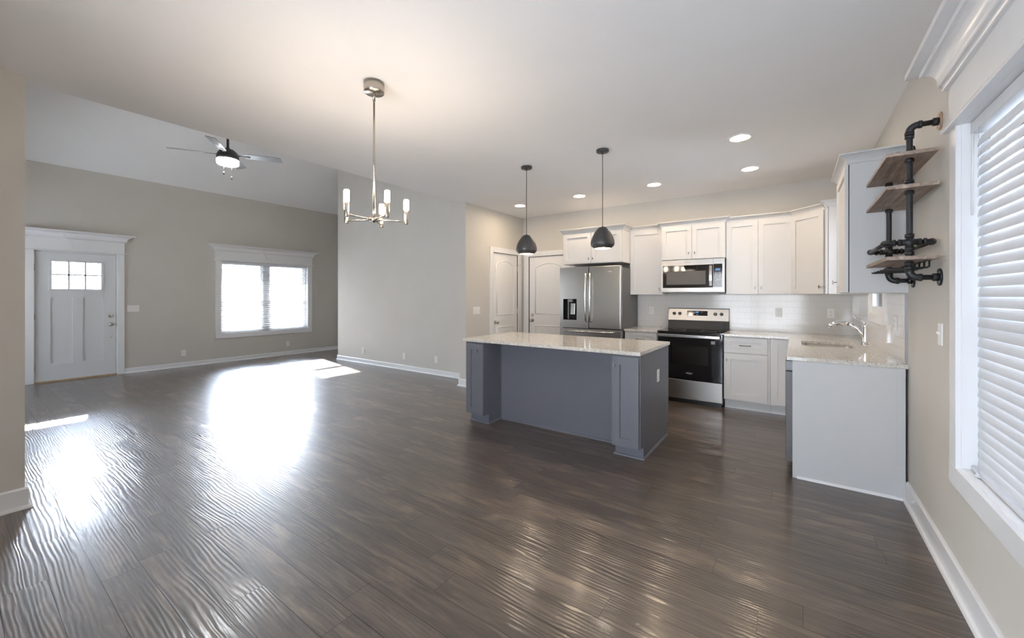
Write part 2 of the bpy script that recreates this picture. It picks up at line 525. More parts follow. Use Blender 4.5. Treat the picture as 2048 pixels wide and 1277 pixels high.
def tag(o, label, cat, group=None):
    o['label'] = label; o['category'] = cat
    if group: o['group'] = group
    return o
def thing(name, label, cat, loc=(0, 0, 0), group=None):
    o = bpy.data.objects.new(name, None); COL.objects.link(o)
    o.location = loc; o.empty_display_size = 0.1
    OFF[o.name] = Vector(loc)
    return tag(o, label, cat, group)
def struct(name, mb, mat, parent=None, bevel=0.0):
    o = mb.build(name, mat, parent, bevel)
    if parent is None: o['kind'] = 'structure'
    return o
def sroot(name, loc=(0, 0, 0)):
    o = bpy.data.objects.new(name, None); COL.objects.link(o); o.location = loc
    OFF[o.name] = Vector(loc); o['kind'] = 'structure'
    return o
def copy_tree(o, parent=None):
    c = o.copy(); COL.objects.link(c); c.parent = parent
    for ch in o.children: copy_tree(ch, c)
    return c
def text(name, body, size, mat, parent, loc, rot, extrude=0.0006):
    cu = bpy.data.curves.new(name, 'FONT'); cu.body = body; cu.size = size
    cu.align_x = 'CENTER'; cu.align_y = 'CENTER'; cu.extrude = extrude
    cu.materials.append(M[mat])
    t_ = bpy.data.objects.new(name + '_curve', cu)
    me = bpy.data.meshes.new_from_object(t_); me.name = name
    bpy.data.objects.remove(t_)
    o = bpy.data.objects.new(name, me); COL.objects.link(o)
    o.parent = parent; o.location = Vector(loc) - OFF.get(parent.name, Vector()); o.rotation_euler = rot
    return o

def wall_grid(mb, axis, c0, c1, a0, a1, z0, z1, holes):
    """wall slab normal to axis between c0..c1, along a0..a1, holes (a0,a1,z0,z1)"""
    A = sorted({a0, a1, *[h[0] for h in holes], *[h[1] for h in holes]})
    Z = sorted({z0, z1, *[h[2] for h in holes], *[h[3] for h in holes]})
    for i in range(len(A) - 1):
        for j in range(len(Z) - 1):
            am, zm = (A[i] + A[i + 1]) / 2, (Z[j] + Z[j + 1]) / 2
            if any(h[0] < am < h[1] and h[2] < zm < h[3] for h in holes): continue
            if axis == 'X': mb.box(c0, c1, A[i], A[i + 1], Z[j], Z[j + 1])
            else: mb.box(A[i], A[i + 1], c0, c1, Z[j], Z[j + 1])
    return mb

# ------------------------------------------------------------------ room shell
CZ = 2.795                       # flat ceiling
XR, XL, YB = 0.62, -9.70, 6.11   # right wall, entry wall, kitchen back wall
XP = -6.945                       # ridge of the living room vault
def vz(x): return 3.484 + 0.417 * ((x + 9.70) if x < XP else (2 * XP - x + 9.70))

struct('floor', MB().box(-9.85, 0.78, -1.75, 7.62, -0.12, 0.0), 'floor')
struct('ceiling', MB().box(-4.19, 0.78, -1.75, 6.26, CZ, CZ + 0.16), 'ceil')
struct('ceiling_vault', MB().prism([(-9.86, -1.75, vz(-9.86)), (XP, -1.75, vz(XP)), (-4.07, -1.75, vz(-4.07)), (-4.07, -1.75, vz(-4.07) + 0.15), (XP, -1.75, vz(XP) + 0.15), (-9.86, -1.75, vz(-9.86) + 0.15)], (0, 9.37, 0)), 'ceil')
struct('wall_left', wall_grid(MB(), 'X', -9.85, XL, -1.75, 7.62, 0, 3.486, [(0.79, 1.73, 0.0, 2.095), (3.280, 5.092, 0.588, 2.111)]), 'wall')
struct('wall_right', wall_grid(MB(), 'X', XR, 0.77, -1.75, 6.26, 0, CZ, [(0.86, 2.664, 0.585, 2.155), (4.524, 5.246, 1.204, 2.206)]), 'wall')
struct('wall_back', wall_grid(MB(), 'Y', YB, 6.26, -4.07, XR, 0, CZ, [(-3.945, -3.11, 0, 2.085)]), 'wall')
struct('wall_pantry', wall_grid(MB(), 'X', -4.19, -4.07, 4.54, 6.26, 0, CZ, [(5.205, 5.94, 0, 2.105)]), 'wall')
struct('wall_stub', MB().box(-4.19, -4.07, -1.6, 0.295, 0, CZ), 'wall')
struct('wall_front', wall_grid(MB(), 'Y', -1.75, -1.6, -4.07, XR, 0, CZ, [(-2.05, 0.25, 0.08, 2.13)]), 'wall')
struct('wall_header', MB().box(-4.19, -4.07, -1.6, 6.26, CZ + 0.16, vz(-4.19)), 'wall')
pw = MB()
pw.prism([(-8.13, 4.93, 0), (-4.19, 4.93, 0), (-4.19, 4.93, vz(-4.19)), (XP, 4.93, vz(XP)), (-8.13, 4.93, vz(-8.13))], (0, 0.12, 0))
pw.box(-8.13, -8.01, 5.05, 7.5, 0, vz(-8.13))
struct('wall_partition', pw, 'wall')
sw_ = wall_grid(MB(), 'Y', -1.75, -1.6, -9.70, -4.19, 0, 3.48, [(-9.5, -7.6, 0.7, 2.0)])
sw_.prism([(-9.70, -1.75, 3.479), (-4.19, -1.75, 3.479), (XP, -1.75, vz(XP))], (0, 0.15, 0))
struct('wall_south', sw_, 'wall')
struct('wall_north', MB().prism([(-9.70, 7.5, 0), (-8.01, 7.5, 0), (-8.01, 7.5, vz(-8.01)), (-9.70, 7.5, vz(-9.70))], (0, 0.12, 0)), 'wall')

BASE = [(0, 0), (0.030, 0), (0.030, 0.006), (0.026, 0.016), (0.015, 0.021), (0.015, 0.125), (0.009, 0.135), (0, 0.135)]
BASEL = [(0, 0), (0.028, 0), (0.028, 0.005), (0.024, 0.014), (0.013, 0.018), (0.013, 0.080), (0.007, 0.087), (0, 0.087)]
struct('baseboard_left', MB().sweep([(XL, 1.825), (XL, 7.5)], BASEL, 0), 'trim')
struct('baseboard_entry', MB().sweep([(XL, -1.6), (XL, 0.70)], BASEL, 0), 'trim')
struct('baseboard_partition', MB().sweep([(-8.13, 7.5), (-8.13, 4.93), (-4.19, 4.93)], BASEL, 0), 'trim')
struct('baseboard_pantry', MB().sweep([(-4.19, 4.93), (-4.19, 4.54), (-4.07, 4.54), (-4.07, 5.118)], [(o, z * 1.28) for o, z in BASEL], 0), 'trim')
struct('baseboard_stub', MB().sweep([(-4.07, -1.6), (-4.07, 0.295), (-4.19, 0.295), (-4.19, -1.6)], BASE, 0), 'trim')
struct('baseboard_right', MB().sweep([(XR, 3.695), (XR, -1.6)], BASE, 0), 'trim')

# door and window casings with built-up headers
CROWN = [(0, 0), (0.012, 0)] + [(0.012 + 0.008 * math.sin(R(a)), 0.007 - 0.007 * math.cos(R(a))) for a in (45, 90, 135, 180)] + [(0.018, 0.018), (0.030, 0.020), (0.030, 0.030)]
CROWN += [(0.082 - 0.050 * math.cos(R(a)), 0.036 + 0.052 * math.sin(R(a))) for a in range(0, 91, 10)]
NCOVE = len(CROWN)
CROWN += [(0.086, 0.090), (0.086, 0.101), (0.130, 0.104), (0.130, 0.128), (0, 0.128)]
def header(root, side, x, y0, y1, zb, h, ext, key=None, crown_h=0.128):
    """frieze board, bead and crown over an opening in an X wall; side +1 faces +X, -1 faces -X"""
    b = MB()
    d = 0.022
    if side > 0:
        P = [(x, y1), (x + d, y1), (x + d, y0), (x, y0)]
    else:
        P = [(x, y0), (x - d, y0), (x - d, y1), (x, y1)]
    # choose direction by testing the right-hand side
    def out_ok(P):
        a, c = Vector(P[1]), Vector(P[2]); dd = (c - a).normalized()
        return (dd.y * side) > 0
    if not out_ok(P): P = P[::-1]
    s_ = crown_h / 0.128
    b.box(min(x, x + side * d), max(x, x + side * d), y0, y1, zb, zb + h)
    b.build('frieze', 'trim', root)
    MB().sweep(P, [(0, 0), (0.020, 0), (0.024, 0.008), (0.020, 0.018), (0, 0.018)], zb).build('bead', 'trim', root)
    MB().sweep(P, [(o * ext / 0.13, z * s_) for o, z in CROWN], zb + h - 0.001).build('crown', 'trim', root)
    if key:
        yc, wt, wb, kz0 = key
        zt = zb + h + crown_h - 0.03 * s_
        prof = [(d, kz0)] + [(d + 0.018, kz0), (d + 0.018, zb + h - 0.004)] + [(d + 0.018 + o * ext / 0.13, zb + h + z * s_) for o, z in CROWN[1:NCOVE + 1]] + [(d, zb + h + CROWN[NCOVE][1] * s_)]
        def hw(z): return (wb + (wt - wb) * (z - kz0) / (zt - kz0)) / 2
        r0 = [(x + side * o, yc - hw(z), z) for o, z in prof]
        r1 = [(x + side * o, yc + hw(z), z) for o, z in prof]
        MB().loft([r0, r1]).build('keystone', 'trim', root)

# ---- front door
d1 = sroot('door_1', (XL, 1.26, 0))
db = MB()
X0, X1 = -9.755, -9.708
wall_grid(db, 'X', X0, X1, 0.806, 1.716, 0.022, 2.08, [(0.965, 1.547, 1.48, 1.942), (0.963, 1.203, 0.28, 1.345), (1.318, 1.558, 0.28, 1.345)])
db.box(X0, X1 - 0.012, 0.963, 1.203, 0.28, 1.345).box(X0, X1 - 0.012, 1.318, 1.558, 0.28, 1.345)
db.build('slab', 'entry', d1)
lf = MB()
wall_grid(lf, 'X', X1 - 0.03, X1 + 0.008, 0.945, 1.567, 1.46, 1.962, [(0.978, 1.534, 1.493, 1.93)])
lf.build('lite_frame', 'entry', d1, 0.004)
mu = MB()
for yy in (1.162, 1.349): mu.box(X1 - 0.02, X1 + 0.004, yy - 0.011, yy + 0.011, 1.493, 1.93)
mu.box(X1 - 0.02, X1 + 0.004, 0.978, 1.534, 1.710, 1.732)
mu.build('muntins', 'entry', d1)
MB().box(X0 + 0.02, X0 + 0.026, 0.966, 1.546, 1.481, 1.941).build('glass', 'glass', d1)
for zz, rr in ((1.031, 0.030), (0.884, 0.030)):
    k = MB().lathe([(0.001, 0.0), (rr, 0.0), (rr, 0.008), (rr * 0.85, 0.012), (0.001, 0.012)], (X1, 1.652, zz), 20, 'X')
    if zz < 1:
        k.lathe([(0.010, 0.012), (0.010, 0.03), (0.024, 0.036), (0.030, 0.05), (0.024, 0.064), (0.001, 0.068)], (X1, 1.652, zz), 20, 'X')
        k.build('door_knob', 'nickel', d1)
    else:
        k.obox((X1 + 0.012, 1.646, zz - 0.018), (0.018, 0, 0), (0, 0.012, 0), (0, 0, 0.036))
        k.build('deadbolt', 'nickel', d1)
MB().lathe([(0.001, 0), (0.014, 0), (0.012, 0.006), (0.001, 0.007)], (X1, 1.655, 0.666), 14, 'X').build('peep_cap', 'nickel', d1)
for zz in (0.25, 1.05, 1.83):
    MB().cyl((X1 + 0.004, 0.800, zz - 0.05), (X1 + 0.004, 0.800, zz + 0.05), 0.007, 10).build('hinge', 'nickel', d1)
MB().box(-9.785, -9.757, 0.79, 0.825, 0.02, 2.09).box(-9.785, -9.757, 1.70, 1.73, 0.02, 2.09).box(-9.785, -9.757, 0.79, 1.73, 2.065, 2.09).build('door_stop', 'trim', d1)
MB().box(-9.80, -9.69, 0.79, 1.73, 0.0, 0.023).build('threshold', 'threshold', d1)
jm = MB().box(-9.85, XL, 0.79, 0.80, 0.02, 2.09).box(-9.85, XL, 1.722, 1.73, 0.02, 2.09).box(-9.85, XL, 0.79, 1.73, 2.085, 2.095)
jm.build('jamb', 'trim', d1)
t1 = sroot('trim_1', (XL, 1.26, 0))
MB().box(XL, XL + 0.02, 0.695, 0.79, 0, 2.10).build('casing', 'trim', t1, 0.002)
MB().box(XL, XL + 0.02, 1.73, 1.822, 0, 2.10).build('casing', 'trim', t1, 0.002)
header(t1, 1, XL, 0.695, 1.822, 2.10, 0.205, 0.12, (1.255, 0.34, 0.115, 2.165))

# ---- living room window
def sash_window(root, x0, x1, y0, y1, z0, z1, mull=None, face=1):
    """vinyl frame with one or two double hung sashes in an X wall"""
    xm = (x0 + x1) / 2
    f = MB(); wall_grid(f, 'X', x0, x1, y0, y1, z0, z1, [(y0 + 0.03, y1 - 0.03, z0 + 0.03, z1 - 0.03)])
    bays = [(y0 + 0.03, y1 - 0.03)]
    if mull:
        f.box(x0, x1, mull[0], mull[1], z0, z1); bays = [(y0 + 0.03, mull[0]), (mull[1], y1 - 0.03)]
    f.build('window_frame', 'trim', root)
    zm = z0 + (z1 - z0) * 0.435
    for a, b in bays:
        for lo, hi, xx in ((z0 + 0.03, zm + 0.02, xm + 0.012 * face), (zm - 0.02, z1 - 0.03, xm - 0.016 * face)):
            s_ = MB(); wall_grid(s_, 'X', xx - 0.014, xx + 0.014, a, b, lo, hi, [(a + 0.035, b - 0.035, lo + 0.035, hi - 0.035)])
            so = s_.build('sash', 'trim', root)
            MB().box(xx - 0.003, xx + 0.003, a + 0.035, b - 0.035, lo + 0.035, hi - 0.035).build('pane', 'glass', so)
    return root
w1 = sroot('window_1', (XL, 4.186, 1.35))
sash_window(w1, -9.845, -9.775, 3.286, 5.086, 0.594, 2.105, (4.117, 4.248), 1)
t2 = sroot('trim_2', (XL, 4.19, 1.35))
jb = MB().box(-9.845, XL + 0.002, 3.280, 3.286, 0.588, 2.11).box(-9.845, XL + 0.002, 5.086, 5.092, 0.588, 2.11).box(-9.845, XL + 0.002, 3.286, 5.086, 0.588, 0.594).box(-9.845, XL + 0.002, 3.286, 5.086, 2.105, 2.111)
jb.build('reveal', 'trim', t2)
MB().box(XL, XL + 0.02, 3.19, 3.286, 0.497, 2.105).build('casing', 'trim', t2, 0.002)
MB().box(XL, XL + 0.02, 5.086, 5.19, 0.497, 2.105).build('casing', 'trim', t2, 0.002)
MB().box(XL, XL + 0.021, 3.19, 5.19, 0.497, 0.594).build('apron', 'trim', t2, 0.002)
header(t2, 1, XL, 3.19, 5.19, 2.105, 0.205, 0.12, (4.225, 0.34, 0.115, 2.185))

# ---- blinds
def blind(name, label, x, y0, y1, z0, z1, n, tilt, width, side, wand_y, ladders):
    """venetian blind in an X wall; side is the direction of the room"""
    r = thing(name, label, 'blind', (x, (y0 + y1) / 2, z1), 'window blinds')
    MB().box(x - 0.028, x + 0.028, y0, y1, z1 - 0.05, z1).build('headrail', 'slat', r, 0.002)
    sl = MB()
    pitch = (z1 - 0.085 - (z0 + 0.045)) / (n - 1)
    ca, sa = math.cos(tilt) * width / 2, math.sin(tilt) * width / 2
    for i in range(n):
        z = z0 + 0.045 + i * pitch
        k = 6; top = []
        for j in range(k + 1):
            t = -1 + 2 * j / k
            cr = 0.004 * (1 - t * t)
            top.append((x + side * (ca * t) - side * cr * math.sin(tilt) * -1, z - sa * t + cr * math.cos(tilt)))
        ring0 = [(a, y0 + 0.004, b) for a, b in top] + [(a, y0 + 0.004, b - 0.0028) for a, b in reversed(top)]
        ring1 = [(a, y1 - 0.004, b) for a, _, b in ring0]
        sl.loft([ring0, ring1], True, True, False)
    so = sl.build('slats', 'slat', r)
    MB().box(x - 0.027, x + 0.027, y0 + 0.002, y1 - 0.002, z0, z0 + 0.018).build('bottom_rail', 'slat', r, 0.002)
    for ly in ladders:
        c = MB()
        for sx in (-1, 1): c.cyl((x + sx * 0.029, ly, z0), (x + sx * 0.029, ly, z1 - 0.05), 0.0011, 6)
        c.build('ladder_cord', 'slat', r)
        q = MB().lathe([(0.001, 0), (0.009, 0.0), (0.011, 0.006), (0.006, 0.014), (0.001, 0.015)], (x + side * 0.031, ly, z0 - 0.002), 10, 'Z')
        q.tube([(x + side * 0.031, ly - 0.018, z0 + 0.012), (x + side * 0.036, ly, z0 + 0.018), (x + side * 0.031, ly + 0.018, z0 + 0.010)], 0.003, 6)
        q.build('cord_knot', 'slat', r)
    if wand_y is not None:
        MB().cyl((x + side * 0.034, wand_y, z1 - 0.06), (x + side * 0.036, wand_y, z1 - 0.42), 0.004, 8).build('wand', 'plastic', r)
    return r
blind('window_blind', 'white venetian blind with open slats in the sunlit living room window by the entry', -9.735, 3.290, 5.082, 0.604, 2.10, 33, R(15), 0.050, 1, 3.39, (3.55, 4.186, 4.82))

# ---- dining window (right edge of the view)
w2 = sroot('window_2', (XR, 1.76, 1.37))
sash_window(w2, 0.70, 0.765, 0.86, 2.664, 0.585, 2.155, (1.70, 1.82), -1)
t3 = sroot('trim_3', (XR, 1.76, 1.37))
jb = MB().box(XR - 0.002, 0.765, 2.658, 2.664, 0.585, 2.155).box(XR - 0.002, 0.765, 0.86, 0.866, 0.585, 2.155).box(XR - 0.002, 0.765, 0.866, 2.658, 0.585, 0.591).box(XR - 0.002, 0.765, 0.866, 2.658, 2.149, 2.155)
jb.build('reveal', 'trim', t3)
MB().box(XR - 0.02, XR, 2.664, 2.752, 0.492, 2.155).build('casing', 'trim', t3, 0.002)
MB().box(XR - 0.02, XR, 0.77, 0.86, 0.492, 2.155).build('casing', 'trim', t3, 0.002)
MB().box(XR - 0.021, XR, 0.77, 2.752, 0.492, 0.585).build('apron', 'trim', t3, 0.002)
header(t3, -1, XR, 0.77, 2.752, 2.150, 0.205, 0.13, None, 0.165)
blind('window_blind', 'white venetian blind with tilted slats in the dining window at the right edge', 0.672, 0.872, 2.652, 0.596, 2.146, 33, R(73), 0.053, -1, 2.60, (1.0, 1.76, 2.55))

# ---- sink window
w3 = sroot('window_3', (XR, 4.88, 1.7))
sash_window(w3, 0.622, 0.662, 4.53, 5.24, 1.21, 2.20, None, -1)
MB().box(0.664, 0.79, 5.230, 5.2455, 1.206, 2.204).build('brick_return', 'brick_y', w3)
t4 = sroot('trim_4', (XR, 4.88, 1.7))
MB().box(XR - 0.002, 0.664, 4.524, 4.53, 1.21, 2.2).box(XR - 0.002, 0.664, 5.24, 5.246, 1.21, 2.2).box(XR - 0.002, 0.664, 4.524, 5.246, 1.204, 1.21).box(XR - 0.002, 0.664, 4.524, 5.246, 2.2, 2.206).build('reveal', 'trim', t4)
MB().box(XR - 0.022, XR, 4.435, 4.53, 1.125, 2.29).build('casing', 'trim', t4, 0.002)
MB().box(XR - 0.022, XR, 5.24, 5.325, 1.125, 2.29).build('casing', 'trim', t4, 0.002)
MB().box(XR - 0.022, XR, 4.53, 5.24, 1.125, 1.21).build('apron', 'trim', t4, 0.002)
MB().box(XR - 0.022, XR, 4.53, 5.24, 2.20, 2.29).build('head_casing', 'trim', t4, 0.002)

# ---- unseen openings added for daylight: patio door behind the camera, living room side window
w4 = sroot('added_patio_door', (-0.9, -1.68, 1.1))
f = MB(); wall_grid(f, 'Y', -1.71, -1.64, -2.05, 0.25, 0.08, 2.13, [(-1.98, -0.94, 0.15, 2.06), (-0.86, 0.18, 0.15, 2.06)])
f.build('window_frame', 'trim', w4)
for a, b in ((-1.98, -0.94), (-0.86, 0.18)):
    MB().box(a, b, -1.68, -1.674, 0.15, 2.06).build('pane', 'glass', w4)
t5 = sroot('added_patio_trim', (-0.9, -1.6, 1.1))
fc = MB(); wall_grid(fc, 'Y', -1.6, -1.58, -2.14, 0.34, 0, 2.22, [(-2.05, 0.25, 0.08, 2.13)]); fc.build('casing', 'trim', t5)
w5 = sroot('added_side_window', (-8.35, -1.68, 1.4))
f = MB(); wall_grid(f, 'Y', -1.71, -1.64, -9.5, -7.6, 0.7, 2.0, [(-9.45, -8.59, 0.75, 1.95), (-8.51, -7.65, 0.75, 1.95)])
f.build('window_frame', 'trim', w5)
for a, b in ((-9.45, -8.59), (-8.51, -7.65)):
    MB().box(a, b, -1.68, -1.674, 0.75, 1.95).build('pane', 'glass', w5)
t11 = sroot('added_side_trim', (-8.35, -1.6, 1.4))
fc = MB(); wall_grid(fc, 'Y', -1.6, -1.58, -9.59, -7.51, 0.61, 2.09, [(-9.5, -7.6, 0.7, 2.0)]); fc.build('casing', 'trim', t11)

# ---- pantry door and garage door: two panel, arched top
def arch_door(name, loc, U, N, w, z1, knob_u, hinge_u, dead, casing_w, cas_sides):
    """slab seen from the room: o = lower left corner, U along the wall, N out of it"""
    o = Vector(loc); U = Vector(U); N = Vector(N); Z = Vector((0, 0, 1))
    r = sroot(name, loc)
    P = lambda u, z, n=0.0: o + U * u + Z * z + N * n
    MB().obox(P(0, 0.012, -0.045), U * w, Z * (z1 - 0.012), N * 0.035).build('slab', 'door', r)
    b = MB()
    m = w * 0.155
    def outline(z0, z2, arch):
        pts = [(m, z0), (w - m, z0), (w - m, z2)]
        for i in range(1, 12):
            t = i / 12; pts.append((w - m - (w - 2 * m) * t, z2 + arch * math.sin(math.pi * t)))
        pts.append((m, z2)); return pts
    for z0, z2, a in ((1.06, z1 - 0.195, 0.075), (0.23, 0.845, 0.0)):
        pts = outline(z0, z2, a)
        loop = [P(u, z, -0.010) for u, z in pts]; loop.append(loop[0])
        b.tube(loop, 0.011, 8, flat=1.0)
        cu = w / 2; cz = (z0 + z2) / 2
        inner = [P(cu + (u - cu) * 0.84, cz + (z - cz) * (1 - 0.05 * 1.0 / max(0.3, (z2 - z0))), -0.0125) for u, z in pts]
        b.prism(inner, N * 0.007)
    b.build('panel_moulding', 'door', r)
    k = MB().cyl(P(knob_u, 0.935, -0.010), P(knob_u, 0.935, -0.002), 0.032, 20)
    k.cyl(P(knob_u, 0.935, -0.002), P(knob_u, 0.935, 0.025), 0.011, 14)
    kp = P(knob_u, 0.935, 0.045)
    k.tube([kp - N * 0.022, kp - N * 0.016, kp - N * 0.006, kp + N * 0.004, kp + N * 0.014, kp + N * 0.020], [0.010, 0.022, 0.029, 0.029, 0.021, 0.009], 18)
    k.build('door_knob', 'nickel', r)
    if dead:
        MB().cyl(P(knob_u, 1.03, -0.010), P(knob_u, 1.03, 0.003), 0.031, 20).obox(P(knob_u - 0.006, 1.012, 0.003), U * 0.012, Z * 0.036, N * 0.018).build('deadbolt', 'nickel', r, 0.002)
    if hinge_u is not None:
        for zz in (0.28, 1.10, 1.86):
            MB().cyl(P(hinge_u, zz - 0.045, -0.004), P(hinge_u, zz + 0.045, -0.004), 0.008, 10).build('hinge', 'nickel', r)
    j = MB().obox(P(-0.009, 0, -0.10), U * 0.006, Z * z1, N * 0.10).obox(P(w + 0.003, 0, -0.10), U * 0.006, Z * z1, N * 0.10).obox(P(-0.009, z1 + 0.003, -0.10), U * (w + 0.018), Z * 0.006, N * 0.10)
    j.obox(P(-0.009, 0, -0.09), U * (w + 0.018), Z * z1, N * 0.03)
    j.build('jamb', 'gap', r)  # strips and backing coloured dark to stand for the shade around the slab
    return r, P
d2, P2 = arch_door('door_2', (-4.07, 5.215, 0), (0, 1, 0), (1, 0, 0), 0.715, 2.098, 0.068, 0.712, False, 0.09, None)
t6 = sroot('trim_6', (-4.07, 5.57, 0))
MB().box(-4.07, -4.052, 5.122, 5.207, 0, 2.187).build('casing', 'trim', t6, 0.003)
MB().box(-4.07, -4.052, 5.938, 6.036, 0, 2.187).build('casing', 'trim', t6, 0.003)
MB().box(-4.07, -4.053, 5.207, 5.938, 2.103, 2.187).build('head_casing', 'trim', t6, 0.003)
st = MB().cyl((-4.05, 5.924, 1.915), (-3.99, 5.90, 1.92), 0.004, 8); st.cyl((-3.99, 5.90, 1.92), (-3.985, 5.898, 1.921), 0.009, 10)
st.build('door_stop', 'nickel', d2)
d3, P3 = arch_door('door_3', (-3.936, YB, 0), (1, 0, 0), (0, -1, 0), 0.815, 2.075, 0.066, None, True, 0.09, None)
t7 = sroot('trim_7', (-3.53, YB, 0))
MB().box(-4.04, -3.944, YB - 0.018, YB, 0, 2.17).build('casing', 'trim', t7, 0.003)
MB().box(-3.112, -3.02, YB - 0.018, YB, 0, 2.17).build('casing', 'trim', t7, 0.003)
MB().box(-3.944, -3.112, YB - 0.017, YB, 2.083, 2.17).build('head_casing', 'trim', t7, 0.003)

# ---- tiled backsplash (part of the walls)
bs = MB().box(-1.955, 0.612, YB - 0.010, YB, 0.914, 1.395)
struct('trim_8', bs, 'tile_x')
bs = MB(); wall_grid(bs, 'X', XR - 0.010, XR, 3.735, 6.10, 0.914, 1.395, [(4.43, 5.33, 1.12, 1.395)])
struct('trim_9', bs, 'tile_y')
struct('trim_10', MB().box(XR - 0.013, XR, 3.722, 3.737, 0.914, 1.392), 'caulk')

# ------------------------------------------------------------------ outside
struct('ground', MB().box(-60, 60, -60, 60, -0.45, -0.30), 'concrete')
struct('added_patio_slab', MB().box(-9, 2, -8, -1.76, -0.29, -0.02), 'patio')  # unseen slab, added to bounce sunlight onto the ceiling
struct('porch_slab', MB().box(-11.95, -9.86, -1.76, 8, -0.29, -0.04), 'patio')
struct('porch_roof', MB().box(-11.95, -9.86, -2, 8, 2.70, 2.82), 'porch')
struct('garden_wall', MB().box(14.0, 14.3, -2, 90, -0.30, 1.10), 'brick')

# ------------------------------------------------------------------ kitchen joinery
UX, UY, NZ = Vector((1, 0, 0)), Vector((0, 1, 0)), Vector((0, 0, 1))
def shaker(root, o, U, N, w, h, mat, name='door', fr=0.058, t=0.02, rec=0.013, knob=None, bar=None):
    """shaker front whose lower left corner is o; knob = (u, z) of a small vertical bar knob"""
    o, U, N = Vector(o), Vector(U).normalized(), Vector(N).normalized()
    b = MB()
    e = 0.0015
    o = o + U * e + NZ * e; w -= 2 * e; h -= 2 * e
    fr2 = min(fr, h * 0.3)
    b.obox(o, U * fr, NZ * h, N * t).obox(o + U * (w - fr), U * fr, NZ * h, N * t)
    b.obox(o + U * fr, U * (w - 2 * fr), NZ * fr2, N * t).obox(o + U * fr + NZ * (h - fr2), U * (w - 2 * fr), NZ * fr2, N * t)
    b.obox(o + U * fr + NZ * fr2, U * (w - 2 * fr), NZ * (h - 2 * fr2), N * (t - rec))
    d = b.build(name, mat, root)
    if knob:
        p = o + U * knob[0] + NZ * knob[1] + N * t
        k = MB().cyl(p, p + N * 0.024, 0.0045, 10)
        k.obox(p + N * 0.022 - U * 0.0045 - NZ * 0.018, U * 0.009, NZ * 0.036, N * 0.009)
        k.build('knob', 'nickel' if mat == 'isl' else 'pull', d, 0.001)
    if bar:
        p = o + U * bar[0] + NZ * bar[1] + N * t
        k = MB()
        for s_ in (-0.05, 0.05): k.cyl(p + U * s_, p + U * s_ + N * 0.026, 0.006, 10)
        k.tube([p + U * -0.06 + N * 0.026, p + U * -0.03 + N * 0.031, p + U * 0.03 + N * 0.031, p + U * 0.06 + N * 0.026], 0.0055, 10)
        k.build('handle', 'pull', d)
    return d

CABCROWN = [(0, 0), (0.008, 0), (0.010, 0.010), (0.015, 0.022), (0.024, 0.035), (0.037, 0.047), (0.050, 0.054), (0.056, 0.056), (0.056, 0.066), (0, 0.066)]
Wc = 'cab'
# over-fridge cabinet
c = thing('wall_cabinet', 'white two door wall cabinet above the refrigerator', 'cabinet', (-2.43, YB, 1.85), 'white wall cabinets')
MB().box(-2.90, -1.968, 5.462, YB, 1.852, 2.312).build('carcass', Wc, c)
shaker(c, (-2.884, 5.462, 1.858), UX, -UY, 0.452, 0.448, Wc, knob=(0.42, 0.06))
shaker(c, (-2.430, 5.462, 1.858), UX, -UY, 0.447, 0.448, Wc, knob=(0.03, 0.06))
MB().sweep([(-2.90, YB), (-2.90, 5.462), (-1.968, 5.462), (-1.968, YB - 0.33)], CABCROWN, 2.310).build('crown', Wc, c)
# tall single
c = thing('wall_cabinet', 'white single door wall cabinet between refrigerator and microwave', 'cabinet', (-1.74, YB, 1.395), 'white wall cabinets')
MB().box(-1.966, -1.506, 5.787, YB, 1.395, 2.312).build('carcass', Wc, c)
shaker(c, (-1.964, 5.787, 1.395), UX, -UY, 0.452, 0.913, Wc, knob=(0.420, 0.075))
MB().sweep([(-1.966, 5.787), (-1.506, 5.787)], CABCROWN, 2.310).build('crown', Wc, c)
# over microwave
c = thing('wall_cabinet', 'white short two door wall cabinet above the microwave', 'cabinet', (-1.11, YB, 1.86), 'white wall cabinets')
MB().box(-1.504, -0.722, 5.722, YB, 1.862, 2.318).build('carcass', Wc, c)
shaker(c, (-1.500, 5.722, 1.866), UX, -UY, 0.386, 0.448, Wc, knob=(0.348, 0.075))
shaker(c, (-1.113, 5.722, 1.866), UX, -UY, 0.386, 0.448, Wc, knob=(0.036, 0.075))
MB().sweep([(-1.504, 5.79), (-1.504, 5.722), (-0.722, 5.722), (-0.722, 5.79)], CABCROWN, 2.316).build('crown', Wc, c)
# double
c = thing('wall_cabinet', 'white tall two door wall cabinet right of the microwave', 'cabinet', (-0.37, YB, 1.395), 'white wall cabinets')
MB().box(-0.720, -0.030, 5.787, YB, 1.395, 2.312).build('carcass', Wc, c)
shaker(c, (-0.716, 5.787, 1.397), UX, -UY, 0.348, 0.911, Wc, knob=(0.316, 0.075))
shaker(c, (-0.367, 5.787, 1.397), UX, -UY, 0.335, 0.911, Wc, knob=(0.032, 0.075))
MB().sweep([(-0.720, 5.787), (-0.030, 5.787)], CABCROWN, 2.310, post=(0.27, 5.487)).build('crown', Wc, c)
